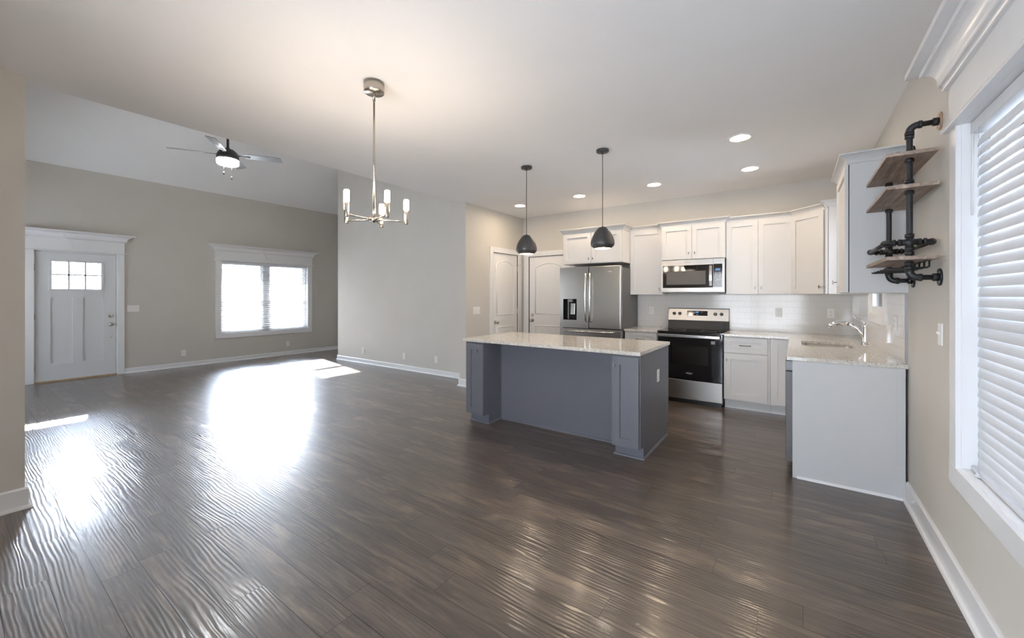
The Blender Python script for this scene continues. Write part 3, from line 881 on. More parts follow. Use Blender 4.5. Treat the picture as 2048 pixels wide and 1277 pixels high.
# diagonal corner
c = thing('wall_cabinet', 'white diagonal corner wall cabinet where the two tiled walls meet', 'cabinet', (0.3, YB, 1.395), 'white wall cabinets')
a_, b_ = Vector((-0.028, 5.787, 1.395)), Vector((0.274, 5.485, 1.395))
MB().prism([a_, b_, (XR - 0.001, 5.485, 1.395), (XR - 0.001, YB - 0.001, 1.395), (-0.028, YB - 0.001, 1.395)], (0, 0, 0.917)).build('carcass', Wc, c)
dg = (b_ - a_).normalized()
shaker(c, a_ + dg * 0.008 + NZ * 0.002, dg, Vector((-dg.y, dg.x, 0)) * -1, 0.410, 0.911, Wc, knob=(0.378, 0.075))
MB().sweep([(-0.028, 5.787), (0.274, 5.485)], CABCROWN, 2.310, pre=(-0.7, 5.787), post=(0.274, 5.33)).build('crown', Wc, c)
# narrow unit on the right wall, beyond the window
c = thing('wall_cabinet', 'narrow white wall cabinet between sink window and diagonal corner cabinet', 'cabinet', (XR, 5.41, 1.395), 'white wall cabinets')
MB().box(0.290, XR - 0.001, 5.335, 5.484, 1.395, 2.312).build('carcass', Wc, c)
shaker(c, (0.287, 5.472, 1.397), -UY, -UX, 0.130, 0.911, Wc, fr=0.035, knob=(0.026, 0.075))
MB().sweep([(0.280, 5.484), (0.280, 5.335), (XR, 5.335)], CABCROWN, 2.310, pre=(0.0, 5.764)).build('crown', Wc, c)
# near cabinet on the right wall
c = thing('wall_cabinet', 'white wall cabinet on the right wall beside the black pipe shelf', 'cabinet', (XR, 4.05, 1.395), 'white wall cabinets')
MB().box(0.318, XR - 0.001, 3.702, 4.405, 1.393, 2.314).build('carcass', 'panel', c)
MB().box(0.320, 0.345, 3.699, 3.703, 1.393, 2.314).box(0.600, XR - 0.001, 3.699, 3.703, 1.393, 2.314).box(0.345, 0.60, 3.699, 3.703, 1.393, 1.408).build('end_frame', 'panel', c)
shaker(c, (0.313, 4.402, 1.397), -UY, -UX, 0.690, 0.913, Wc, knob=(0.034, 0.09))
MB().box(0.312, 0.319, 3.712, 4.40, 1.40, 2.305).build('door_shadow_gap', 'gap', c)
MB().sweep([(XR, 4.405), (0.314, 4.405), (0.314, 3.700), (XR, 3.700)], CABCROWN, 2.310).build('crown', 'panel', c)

# base units
YF = 5.50
c = thing('base_cabinet', 'white base cabinet between refrigerator and stove', 'cabinet', (-1.72, YB, 0), 'white base cabinets')
MB().box(-1.945, -1.498, YF, YB, 0.115, 0.884).box(-1.945, -1.498, YF + 0.076, YB, 0.0, 0.115).build('carcass', Wc, c)
shaker(c, (-1.940, YF, 0.69), UX, -UY, 0.436, 0.19, Wc, 'drawer', fr=0.05, bar=(0.218, 0.093))
shaker(c, (-1.940, YF, 0.12), UX, -UY, 0.436, 0.562, Wc, knob=(0.40, 0.50))
c = thing('base_cabinet', 'white base cabinet with one drawer and door right of the stove', 'cabinet', (-0.48, YB, 0), 'white base cabinets')
MB().box(-0.707, -0.232, YF, YB, 0.115, 0.884).box(-0.707, -0.232, YF + 0.076, YB, 0.0, 0.115).build('carcass', Wc, c)
shaker(c, (-0.707, YF, 0.690), UX, -UY, 0.452, 0.186, Wc, 'drawer', fr=0.072, bar=(0.226, 0.090))
shaker(c, (-0.707, YF, 0.120), UX, -UY, 0.452, 0.562, Wc, fr=0.072, knob=(0.030, 0.478))
MB().box(-0.707, -0.232, YF + 0.062, YF + 0.078, 0, 0.02).build('toe_shoe', 'trim', c)
c = thing('base_cabinet', 'white corner base cabinet with narrow door beside the dishwasher run', 'cabinet', (0.2, YB, 0), 'white base cabinets')
MB().prism([(-0.230, YF, 0.115), (0.0, YF, 0.115), (0.0, 5.21, 0.115), (XR - 0.001, 5.21, 0.115), (XR - 0.001, YB - 0.001, 0.115), (-0.230, YB - 0.001, 0.115)], (0, 0, 0.769)).box(-0.230, 0.0, YF + 0.076, YF + 0.1, 0, 0.115).build('carcass', Wc, c)
shaker(c, (-0.230, YF, 0.120), UX, -UY, 0.210, 0.760, Wc, fr=0.07)
MB().box(-0.230, 0.0, YF + 0.062, YF + 0.078, 0, 0.02).build('toe_shoe', 'trim', c)
c = thing('sink_base_cabinet', 'white sink base cabinet under the faucet beside the dishwasher', 'cabinet', (XR, 4.77, 0))
MB().box(-0.004, XR - 0.001, 4.345, 4.365, 0.115, 0.884).build('side_board', Wc, c)
MB().box(-0.004, XR - 0.001, 5.185, 5.205, 0.115, 0.884).build('side_board', Wc, c)
MB().box(-0.004, 0.02, 4.365, 5.185, 0.115, 0.884).build('face_board', Wc, c)
MB().box(-0.004, XR - 0.001, 4.365, 5.185, 0.115, 0.135).build('bottom_board', Wc, c)
MB().box(0.07, XR - 0.001, 4.345, 5.205, 0.0, 0.115).build('plinth', Wc, c)
shaker(c, (-0.004, 5.20, 0.12), -UY, -UX, 0.425, 0.562, Wc, knob=(0.39, 0.50))
shaker(c, (-0.004, 4.775, 0.12), -UY, -UX, 0.425, 0.562, Wc, knob=(0.03, 0.50))
shaker(c, (-0.004, 5.20, 0.69), -UY, -UX, 0.85, 0.186, Wc, 'false_front', fr=0.05)
c = thing('end_panel', 'large white end panel under the granite at the right wall', 'cabinet panel', (0.3, 3.70, 0))
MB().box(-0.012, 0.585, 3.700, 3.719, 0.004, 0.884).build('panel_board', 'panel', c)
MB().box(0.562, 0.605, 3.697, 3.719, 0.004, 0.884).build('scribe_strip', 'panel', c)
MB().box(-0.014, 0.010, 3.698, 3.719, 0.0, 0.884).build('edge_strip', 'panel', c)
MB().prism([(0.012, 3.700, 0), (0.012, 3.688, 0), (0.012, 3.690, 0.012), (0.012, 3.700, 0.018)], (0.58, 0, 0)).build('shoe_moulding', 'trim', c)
c = thing('dishwasher', 'stainless dishwasher at the end of the counter behind the white end panel', 'dishwasher', (0.27, 4.03, 0))
MB().box(-0.005, 0.58, 3.725, 4.338, 0.10, 0.878).build('tub', 'dgrey', c)
MB().box(-0.058, -0.006, 3.728, 4.335, 0.105, 0.795).build('door', 'dgrey', c, 0.003)
MB().box(-0.058, -0.006, 3.728, 4.335, 0.800, 0.876).build('control_panel', 'dwtop', c, 0.003)
MB().box(0.055, 0.57, 3.73, 4.33, 0.0, 0.10).build('toe_plate', 'blackm', c)

# worktops
def rrect(x0, x1, y0, y1, r, n=6):
    pts = []
    for cx, cy, a0 in ((x1 - r, y1 - r, 0), (x0 + r, y1 - r, 90), (x0 + r, y0 + r, 180), (x1 - r, y0 + r, 270)):
        for i in range(n + 1):
            a = R(a0 + 90 * i / n); pts.append((cx + r * math.cos(a), cy + r * math.sin(a)))
    return pts
o = MB().plate([(-0.706, 5.458), (-0.052, 5.458), (-0.052, 3.685), (XR - 0.001, 3.685), (XR - 0.001, YB - 0.011), (-0.706, YB - 0.011)], [rrect(0.055, 0.455, 4.57, 5.11, 0.06)], 0.884, 0.914).build('worktop', 'granite', None, 0.004)
tag(o, 'L-shaped speckled granite worktop with the sink, along back and right walls', 'worktop', 'granite worktops')
o = MB().box(-1.947, -1.492, 5.458, YB - 0.011, 0.884, 0.914).build('worktop', 'granite', None, 0.004)
tag(o, 'short speckled granite worktop between refrigerator and stove', 'worktop', 'granite worktops')
o = MB().plate(rrect(-2.957, -1.021, 3.242, 4.198, 0.012, 3), [], 0.884, 0.914).build('worktop', 'granite', None, 0.004)
tag(o, 'long speckled granite top on the grey kitchen island', 'worktop', 'granite worktops')

# sink and faucet
c = thing('sink', 'undermount stainless sink bowl set in the granite below the faucet', 'sink', (0.255, 4.84, 0.70))
rings = []
for z, g, r in ((0.8835, -0.012, 0.06), (0.8835, 0.002, 0.06), (0.74, 0.012, 0.07), (0.70, 0.035, 0.08), (0.695, 0.09, 0.06)):
    rings.append([(x, y, z) for x, y in rrect(0.055 + g, 0.455 - g, 4.57 + g, 5.11 - g, max(0.02, r))])
bw = MB().loft(rings, True, False, True)
bw.f.append(tuple(range(len(bw.v) - len(rings[-1]), len(bw.v)))); bw.sm.append(False)
bw.build('bowl', 'steelv', c)
MB().lathe([(0.001, 0.001), (0.03, 0.001), (0.042, 0.003), (0.045, 0.0)], (0.255, 4.84, 0.696), 20).build('drain', 'chrome', c)
c = thing('faucet', 'chrome single lever pull-out kitchen faucet beside the sink', 'faucet', (0.530, 4.90, 0.914))
fy = 4.90
MB().lathe([(0.001, 0.0), (0.030, 0.0), (0.030, 0.006), (0.026, 0.014), (0.022, 0.03), (0.0205, 0.08), (0.020, 0.15), (0.023, 0.175), (0.024, 0.19), (0.018, 0.205), (0.001, 0.21)], (0.53, fy, 0.914), 24).build('body', 'chrome', c)
sp = [(0.525, fy, 0.975), (0.505, fy, 1.025), (0.475, fy, 1.068), (0.44, fy, 1.095), (0.41, fy, 1.108)]
MB().tube(sp, 0.014, 14, 0.0165).build('spout', 'chrome', c)
sp = [(0.41, fy, 1.108), (0.385, fy, 1.117), (0.35, fy, 1.120), (0.315, fy, 1.112), (0.285, fy, 1.095), (0.262, fy, 1.072)]
hd = MB().tube(sp, 0.018, 14, 0.0195)
hd = hd.build('spray_head', 'chrome', c)
MB().tube([(0.372, fy, 1.099), (0.345, fy, 1.101), (0.322, fy, 1.095)], 0.005, 8).build('spray_button', 'grey', hd)
MB().tube([(0.413, fy, 1.107), (0.407, fy, 1.109)], 0.0185, 14).build('seam_ring', 'grey', hd)
MB().tube([(0.530, fy, 1.115), (0.515, fy, 1.135), (0.49, fy, 1.150), (0.462, fy, 1.166), (0.445, fy, 1.185)], 0.010, 12, 0.008, True, 0.7).build('lever', 'chrome', c)

# ------------------------------------------------------------------ island
c = thing('kitchen_island', 'grey painted kitchen island with two narrow doors and open knee space', 'island', (-1.98, 3.73, 0))
bd = MB()
bd.box(-2.93, -2.684, 3.29, 3.60, 0.105, 0.884).box(-2.93, -2.684, 3.365, 3.60, 0, 0.105)
bd.build('left_pedestal', 'isl', c)
bd = MB().box(-1.275, -1.04, 3.29, 3.60, 0.105, 0.884).box(-1.275, -1.04, 3.365, 3.60, 0, 0.105)
bd.build('right_pedestal', 'isl', c)
MB().box(-2.93, -1.042, 3.60, 4.175, 0.10, 0.884).box(-2.90, -1.06, 3.60, 4.11, 0, 0.10).build('body', 'isl', c)
MB().box(-2.684, -1.275, 3.592, 3.60, 0, 0.884).build('back_panel', 'isl', c)
MB().prism([(-1.042, 3.29, 0.105), (-1.042, 4.18, 0.105), (-1.042, 4.18, 0.884), (-1.042, 3.29, 0.884)], (0.008, 0, 0)).box(-1.042, -1.034, 3.365, 4.11, 0, 0.105).build('side_panel', 'isl', c)
shaker(c, (-2.924, 3.29, 0.108), UX, -UY, 0.240, 0.757, 'isl', fr=0.066, knob=(0.160, 0.680))
shaker(c, (-1.272, 3.29, 0.108), UX, -UY, 0.230, 0.757, 'isl', fr=0.068, knob=(0.026, 0.680))
sh = [(0, 0), (0.013, 0), (0.011, 0.012), (0.003, 0.018), (0, 0.018)]
MB().sweep([(-2.93, 3.6), (-2.93, 3.365), (-2.684, 3.365), (-2.684, 3.592), (-1.275, 3.592), (-1.275, 3.365), (-1.034, 3.365), (-1.034, 4.11)], sh, 0).build('shoe_moulding', 'isl', c)
for bb in ((-2.688, -2.680, 3.586, 3.594, 0, 0.884), (-2.688, -2.68, 3.362, 3.37, 0.0, 0.105), (-1.044, -1.030, 3.360, 3.372, 0.0, 0.115)): MB().box(*bb).build('corner_bead', 'isl', c)
MB().box(-1.034, -1.028, 4.09, 4.112, 0.02, 0.105).build('toe_trim', 'isl', c)

# ------------------------------------------------------------------ appliances
c = thing('refrigerator', 'stainless french door refrigerator with water dispenser in left door', 'refrigerator', (-2.43, 5.75, 0))
FX0, FX1, FY = -2.903, -1.954, 5.36
MB().box(FX0 + 0.012, FX1 - 0.004, FY + 0.075, 6.08, 0.03, 1.775).build('case', 'dgrey', c, 0.004)
MB().box(FX0 + 0.02, FX1 - 0.02, FY + 0.06, FY + 0.10, 1.775, 1.795).build('hinge_cover', 'dgrey', c)
xm = -2.432
dd = MB()
wall_grid(dd, 'Y', FY, FY + 0.062, FX0, xm - 0.003, 0.905, 1.80, [(-2.844, -2.622, 1.020, 1.331)])
dd.box(-2.844, -2.622, FY + 0.055, FY + 0.062, 1.02, 1.331)
ldo = dd.build('left_door', 'steel', c)
dp = MB().box(-2.844, -2.622, FY + 0.052, FY + 0.056, 1.02, 1.331).box(-2.844, -2.84, FY + 0.001, FY + 0.055, 1.02, 1.331).box(-2.626, -2.622, FY + 0.001, FY + 0.055, 1.02, 1.331).box(-2.84, -2.626, FY + 0.001, FY + 0.055, 1.327, 1.331).box(-2.84, -2.626, FY + 0.001, FY + 0.055, 1.02, 1.026)
dp.build('dispenser', 'black', ldo)
MB().box(-2.775, -2.700, FY + 0.008, FY + 0.052, 1.285, 1.326).build('nozzle', 'grey', ldo, 0.004)
MB().obox((-2.735, FY + 0.018, 1.10), (0.072, 0, 0), (0, 0.008, 0), (0, 0.012, 0.165)).build('paddle', 'steelv', ldo, 0.003)
MB().box(-2.782, -2.770, FY + 0.03, FY + 0.05, 1.03, 1.285).build('water_tube', 'grey', ldo)
rdo = MB().box(xm + 0.003, FX1, FY, FY + 0.062, 0.905, 1.80).build('right_door', 'steel', c, 0.012, 4)
for s_ in (-1, 1):
    hx = xm + s_ * 0.032
    pts = [(hx, FY + 0.002, 1.705), (hx, FY - 0.030, 1.69), (hx + s_ * 0.003, FY - 0.048, 1.60), (hx + s_ * 0.004, FY - 0.056, 1.36), (hx + s_ * 0.003, FY - 0.048, 1.12), (hx, FY - 0.030, 1.02), (hx, FY + 0.002, 1.005)]
    MB().tube(pts, 0.0125, 12).build('handle', 'steelv', ldo if s_ < 0 else rdo)
MB().lathe([(0.001, -0.012), (0.008, -0.010), (0.008, 0.0), (0.001, 0.0)], (xm + 0.05, FY - 0.05, 1.35), 12, 'Y').build('door_button', 'chrome', rdo)
fz = MB().box(FX0, FX1, FY, FY + 0.062, 0.62, 0.895).build('freezer_drawer', 'steel', c, 0.006)
pts = [(-2.80, FY, 0.865), (-2.80, FY - 0.035, 0.862), (-2.60, FY - 0.05, 0.858), (-2.25, FY - 0.05, 0.858), (-2.06, FY - 0.035, 0.862), (-2.06, FY, 0.865)]
MB().tube(pts, 0.012, 12).build('handle', 'steelv', fz)
fz = MB().box(FX0, FX1, FY, FY + 0.062, 0.08, 0.61).build('freezer_drawer', 'steel', c, 0.006)
MB().box(FX0 + 0.02, FX1 - 0.02, FY + 0.03, FY + 0.08, 0.0, 0.08).build('kick_plate', 'blackm', c)
MB().box(-2.145, -2.085, FY - 0.001, FY, 1.713, 1.722).build('badge', 'logo', rdo)
mk = MB()
for i in range(3): mk.box(-2.095 + i * 0.014, -2.088 + i * 0.014, FY - 0.001, FY, 1.752, 1.758)
mk.build('badge_dots', 'logod', rdo)

# range
c = thing('stove', 'freestanding electric stove with black glass door and steel drawer', 'stove', (-1.1, 5.76, 0))
RX0, RX1, RY = -1.488, -0.712, 5.462
MB().box(RX0 + 0.006, RX1 - 0.006, RY + 0.045, 6.09, 0.03, 0.898).build('body', 'blackm', c)
MB().box(RX0, RX1, RY - 0.008, 6.03, 0.899, 0.916).build('cooktop', 'black', c, 0.004)
for bx, by, br in ((-1.30, 5.62, 0.115), (-0.90, 5.62, 0.09), (-1.30, 5.87, 0.08), (-0.90, 5.87, 0.105)):
    MB().lathe([(br, 0.9162), (br + 0.003, 0.9164), (br + 0.006, 0.9162)], (bx, by, 0), 36).build('burner_ring', 'grey', c)
MB().box(RX1 - 0.003, RX1 + 0.002, RY - 0.008, 6.02, 0.905, 0.918).build('cooktop_edge', 'steelv', c)
MB().box(RX0 - 0.002, RX0 + 0.003, RY - 0.008, 6.02, 0.905, 0.918).build('cooktop_edge', 'steelv', c)
dr = MB(); wall_grid(dr, 'Y', RY, RY + 0.045, RX0 + 0.004, RX1 - 0.008, 0.307, 0.893, [(-1.325, -0.878, 0.495, 0.738)])
od = dr.build('oven_door', 'black', c)
MB().box(-1.325, -0.878, RY + 0.004, RY + 0.008, 0.495, 0.738).build('window', 'ovenglass', od)
cv = MB().box(-1.33, -0.873, RY + 0.36, RY + 0.37, 0.46, 0.78)
cv.build('oven_back', 'void', od)
for zz in (0.585, 0.515):
    rk = MB()
    for yy in (RY + 0.06, RY + 0.30): rk.cyl((-1.36, yy, zz), (-0.85, yy, zz), 0.0035, 6)
    for i in range(16): rk.cyl((-1.34 + i * 0.032, RY + 0.06, zz + 0.002), (-1.34 + i * 0.032, RY + 0.30, zz + 0.002), 0.002, 6)
    rk.build('oven_rack', 'chrome', c)
hb = MB()
for xx in (-1.40, -0.80): hb.box(xx - 0.012, xx + 0.012, RY - 0.045, RY, 0.853, 0.873)
hb.box(-1.466, -0.740, RY - 0.060, RY - 0.042, 0.844, 0.882)
hb.build('door_handle', 'steelv', od, 0.005)
MB().box(-0.845, -0.800, RY - 0.001, RY, 0.775, 0.812).build('door_label', 'grey', od)
text('logo_text', 'Whirlpool', 0.019, 'logo', od, (-1.10, RY - 0.0005, 0.388), (R(90), 0, 0))
MB().tube([(-1.10 + 0.034 * math.cos(R(a)), RY - 0.0006, 0.389 + 0.011 * math.sin(R(a))) for a in range(-150, 160, 12)], 0.0008, 5).build('logo_swoosh', 'logo', od)
MB().box(RX0 + 0.004, RX1 - 0.008, RY, RY + 0.045, 0.055, 0.298).build('storage_drawer', 'steelr', c, 0.004)
MB().box(RX0 + 0.02, RX1 - 0.02, RY + 0.03, 6.05, 0.0, 0.05).build('plinth', 'blackm', c)
bgq = MB().prism([(RX0 - 0.006, 6.02, 0.916), (RX0 - 0.006, 6.045, 1.03), (RX0 - 0.006, 6.095, 1.03), (RX0 - 0.006, 6.095, 0.916)], (0.776, 0, 0))
bgq.build('backguard', 'blackm', c)
cp = MB().prism([(RX0 - 0.006, 6.030, 1.030), (RX0 - 0.006, 6.050, 1.195), (RX0 - 0.006, 6.098, 1.195), (RX0 - 0.006, 6.098, 1.030)], (0.776, 0, 0)).build('control_panel', 'steelr', c, 0.004)
MB().box(RX0 - 0.007, RX1 - 0.005, 6.046, 6.098, 1.193, 1.203).build('top_cap', 'dgrey', c)
tl = math.atan2(0.020, 0.165)
kn = [-1.413, -1.337, -0.882, -0.806]
for kx in kn:
    yy = 6.030 + 0.020 * (1.125 - 1.03) / 0.165
    k = MB().cyl((kx, yy + 0.001, 1.125), (kx, yy - 0.022, 1.128), 0.024, 20, 0.020)
    k.obox((kx - 0.004, yy - 0.026, 1.108), (0.008, 0, 0), (0, 0.008, 0), (0, 0, 0.040))
    k.build('control_knob', 'blackm', cp)
def cpz(z): return 6.030 + 0.020 * (z - 1.03) / 0.165
MB().prism([(-1.240, cpz(1.10) - 0.0015, 1.100), (-1.240, cpz(1.167) - 0.0015, 1.167), (-1.240, cpz(1.167), 1.167), (-1.240, cpz(1.10), 1.10)], (0.262, 0, 0)).build('display_panel', 'black', cp)
for xx in (-1.128, -1.108): MB().box(xx, xx + 0.016, cpz(1.15) - 0.0035, cpz(1.15) - 0.0018, 1.139, 1.155).build('clock_segment', 'lcd', cp)
for i, xx in enumerate((-1.16, -1.145, -1.065, -1.05)): MB().box(xx, xx + 0.010, cpz(1.15) - 0.0025, cpz(1.15) - 0.0018, 1.147, 1.151).build('display_mark', 'keys', cp)
for i in range(3): MB().box(-1.122 + i * 0.010, -1.116 + i * 0.010, cpz(1.117) - 0.0025, cpz(1.117) - 0.0018, 1.114, 1.120).build('display_mark', 'keys', cp)

# microwave
c = thing('microwave', 'stainless over-the-range microwave with black window above the stove', 'microwave', (-1.11, 5.9, 1.42))
MX0, MX1, MY = -1.500, -0.726, 5.692
MB().box(MX0, MX1, MY + 0.03, YB - 0.012, 1.425, 1.858).build('case', 'blackm', c)
MB().box(MX0, MX1, MY + 0.03, YB - 0.03, 1.415, 1.425).build('underside', 'grey', c)
fr = MB(); wall_grid(fr, 'Y', MY, MY + 0.032, MX0, -0.858, 1.428, 1.855, [(-1.482, -0.858, 1.482, 1.783)])
mdo = fr.build('door', 'steelr', c)
MB().box(-1.482, -0.860, MY + 0.002, MY + 0.03, 1.482, 1.783).build('window', 'black', mdo)
MB().box(-1.435, -0.945, MY + 0.0012, MY + 0.002, 1.525, 1.705).build('window_mesh', 'void', mdo)
hp = [( -0.882, MY + 0.004, 1.778), (-0.882, MY - 0.022, 1.765), (-0.882, MY - 0.034, 1.70), (-0.882, MY - 0.037, 1.635), (-0.882, MY - 0.034, 1.57), (-0.882, MY - 0.022, 1.505), (-0.882, MY + 0.004, 1.490)]
hb = MB()
hb.loft([[(x - 0.017, y, z), (x + 0.017, y, z), (x + 0.017, y + 0.010, z), (x - 0.017, y + 0.010, z)] for x, y, z in hp])
hb.build('handle', 'steelv', mdo, 0.003)
fr = MB(); wall_grid(fr, 'Y', MY, MY + 0.032, -0.855, MX1, 1.428, 1.855, [(-0.853, -0.751, 1.486, 1.786)])
mcp = fr.build('control_frame', 'steelr', c)
MB().box(-0.853, -0.751, MY + 0.002, MY + 0.03, 1.486, 1.786).build('control_panel', 'black', mcp)
MB().box(-0.830, -0.774, MY + 0.001, MY + 0.0018, 1.700, 1.728).build('display', 'lcdb', mcp)
for i in range(9):
    for j in range(3):
        zz = 1.676 - i * 0.0165 - (0.008 if i > 2 else 0) - (0.014 if i > 6 else 0)
        MB().box(-0.831 + j * 0.024, -0.819 + j * 0.024, MY + 0.001, MY + 0.0018, zz - 0.003, zz + 0.002).build('key_label', 'keys', mcp)
text('logo_text', 'Whirlpool', 0.020, 'logod', mdo, (-1.165, MY - 0.0005, 1.822), (R(90), 0, 0))

# ------------------------------------------------------------------ ceiling lights
spots = [(-3.52, 5.20, 'small round recessed ceiling light nearest the pantry door corner'),
         (-2.495, 5.185, 'round recessed ceiling light in front of the refrigerator'),
         (-1.462, 5.20, 'round recessed ceiling light in front of the stove'),
         (-0.406, 5.17, 'round recessed ceiling light by the diagonal corner cabinet'),
         (-0.40, 4.11, 'round recessed ceiling light nearest the pipe shelf, above the dishwasher')]
proto = None
for x, y, lab in spots:
    if proto is None:
        proto = thing('recessed_light', lab, 'ceiling light', (x, y, CZ), 'recessed lights in the kitchen ceiling')
        MB().lathe([(0.100, 0.0), (0.099, -0.006), (0.088, -0.010), (0.076, -0.007), (0.074, 0.0)], (x, y, CZ), 40).build('trim_ring', 'plastic', proto)
        MB().lathe([(0.0005, -0.004), (0.075, -0.004), (0.075, -0.001)], (x, y, CZ), 40).build('diffuser', 'can', proto)
    else:
        c = copy_tree(proto); c.location = (x, y, CZ); c['label'] = lab

# pendants
proto = None
for x, y, lab in ((-2.41, 3.687, 'dark grey teardrop pendant over the end of the island nearest the doors'), (-1.527, 3.687, 'dark grey teardrop pendant over the end of the island nearest the stove')):
    if proto is None:
        proto = thing('pendant_lamp', lab, 'pendant light', (x, y, CZ), 'pendants over the island')
        MB().lathe([(0.001, 0.0), (0.060, 0.0), (0.060, -0.018), (0.055, -0.024), (0.012, -0.026), (0.010, -0.04), (0.001, -0.04)], (x, y, CZ), 32).build('canopy', 'pend', proto)
        MB().cyl((x, y, CZ - 0.03), (x, y, 2.045), 0.0035, 8).build('cord', 'blackm', proto)
        prof = [(0.001, 2.052), (0.008, 2.051), (0.009, 2.043), (0.033, 2.041), (0.041, 2.035), (0.056, 2.018), (0.079, 1.988), (0.100, 1.950), (0.111, 1.915), (0.115, 1.888), (0.1135, 1.873), (0.106, 1.857), (0.091, 1.845), (0.078, 1.838), (0.075, 1.836)]
        sh_ = MB().lathe(prof, (x, y, 0), 40).build('shade', 'pend', proto)
        MB().lathe([(0.075, 1.836), (0.077, 1.842), (0.102, 1.866), (0.108, 1.888), (0.095, 1.94), (0.07, 1.98), (0.03, 2.02), (0.001, 2.03)], (x, y, 0), 40).build('shade_lining', 'white_in', sh_)
        MB().lathe([(0.001, 1.852), (0.070, 1.852), (0.072, 1.858), (0.001, 1.86)], (x, y, 0), 32).build('bulb', 'pbulb', proto)
    else:
        c = copy_tree(proto); c.location = (x, y, CZ); c['label'] = lab

# chandelier
CX, CY, ZA = -2.293, 1.649, 1.882
c = thing('chandelier', 'brushed metal chandelier with five candle-shaped lit tubes on a long rod', 'chandelier', (CX, CY, CZ))
MB().lathe([(0.001, 0), (0.066, 0), (0.066, -0.064), (0.064, -0.067), (0.001, -0.067)], (CX, CY, CZ), 40).build('canopy', 'chand', c)
MB().cyl((CX, CY, CZ - 0.06), (CX, CY, CZ - 0.12), 0.009, 12).cyl((CX, CY, CZ - 0.10), (CX, CY, 1.91), 0.0065, 12).cyl((CX, CY, 1.955), (CX, CY, 1.90), 0.0085, 12).build('rod', 'chand', c)
MB().lathe([(0.001, 0.022), (0.014, 0.022), (0.016, 0.012), (0.028, 0.012), (0.028, -0.010), (0.026, -0.012), (0.007, -0.012), (0.007, -0.020), (0.001, -0.020)], (CX, CY, ZA), 28).build('hub', 'chand', c)
for k in range(5):
    a = R(58 + 72 * k); dx, dy = math.cos(a), math.sin(a)
    ex, ey = CX + 0.21 * dx, CY + 0.21 * dy
    arm = MB().cyl((CX + 0.02 * dx, CY + 0.02 * dy, ZA), (ex, ey, ZA), 0.0045, 10).cyl((CX + 0.024 * dx, CY + 0.024 * dy, ZA), (CX + 0.046 * dx, CY + 0.046 * dy, ZA), 0.0085, 12).build('arm', 'chand', c)
    MB().lathe([(0.001, 1.866), (0.0125, 1.865), (0.0135, 1.868), (0.0135, 1.962), (0.012, 1.963), (0.001, 1.963)], (ex, ey, 0), 20).build('candle_sleeve', 'chand', arm)
    MB().lathe([(0.001, 1.962), (0.0155, 1.962), (0.0165, 1.966), (0.0165, 2.028), (0.014, 2.033), (0.001, 2.034)], (ex, ey, 0), 16).build('candle_tube', 'bulb', arm)

# ceiling fan
FX, FYc, FZ = -6.69, 2.35, 3.40
c = thing('ceiling_fan', 'dark four blade ceiling fan with lit drum light in the living room', 'ceiling fan', (FX, FYc, vz(FX)))
MB().lathe([(0.001, 0.03), (0.07, 0.03), (0.07, -0.03), (0.045, -0.075), (0.016, -0.085), (0.001, -0.085)], (FX, FYc, vz(FX)), 28).build('canopy', 'fan', c)
MB().cyl((FX, FYc, vz(FX) - 0.03), (FX, FYc, FZ + 0.10), 0.016, 14).build('downrod', 'fan', c)
MB().lathe([(0.001, 0.12), (0.022, 0.12), (0.028, 0.10), (0.075, 0.085), (0.118, 0.045), (0.130, 0.01), (0.136, 0.005), (0.138, -0.055), (0.130, -0.058), (0.001, -0.058)], (FX, FYc, FZ), 36).build('motor_housing', 'fan', c)
MB().lathe([(0.130, -0.058), (0.136, -0.062), (0.132, -0.118), (0.118, -0.130), (0.001, -0.134)], (FX, FYc, FZ), 36).build('light_drum', 'fanl', c)
pitch = R(-14)
for ang in (-122, -35, 58, 145):
    a = R(ang); d = Vector((math.cos(a), math.sin(a), 0)); t = Vector((-d.y, d.x, 0))
    tp = t * math.cos(pitch) + NZ * math.sin(pitch); nn = d.cross(tp)
    ctr = Vector((FX, FYc, FZ + 0.018))
    outl = [(0.20, -0.052), (0.30, -0.060), (0.50, -0.066), (0.655, -0.068), (0.672, -0.058), (0.690, 0.045), (0.684, 0.060), (0.66, 0.064), (0.45, 0.062), (0.28, 0.052), (0.20, 0.042)]
    bl = MB().prism([ctr + d * u + tp * v - nn * 0.0035 for u, v in outl], nn * 0.007).build('blade', 'blade', c)
    ir = MB().prism([ctr + d * 0.11 + tp * -0.015 - nn * 0.010, ctr + d * 0.27 + tp * -0.026 - nn * 0.010, ctr + d * 0.28 - nn * 0.010, ctr + d * 0.27 + tp * 0.026 - nn * 0.010, ctr + d * 0.11 + tp * 0.015 - nn * 0.010], nn * 0.006)
    ir.build('blade_iron', 'fan', bl)
for sg, zb in ((-1, FZ - 0.270), (1, FZ - 0.345)):
    px_, py_ = FX + sg * 0.047, FYc + sg * 0.033
    q = MB().cyl((px_, py_, FZ - 0.125), (px_, py_, zb + 0.04), 0.0007, 6).build('pull_chain', 'nickel', c)
    MB().cyl((px_, py_, zb + 0.045), (px_, py_, zb), 0.009, 12).build('pull_fob', 'fan', q)

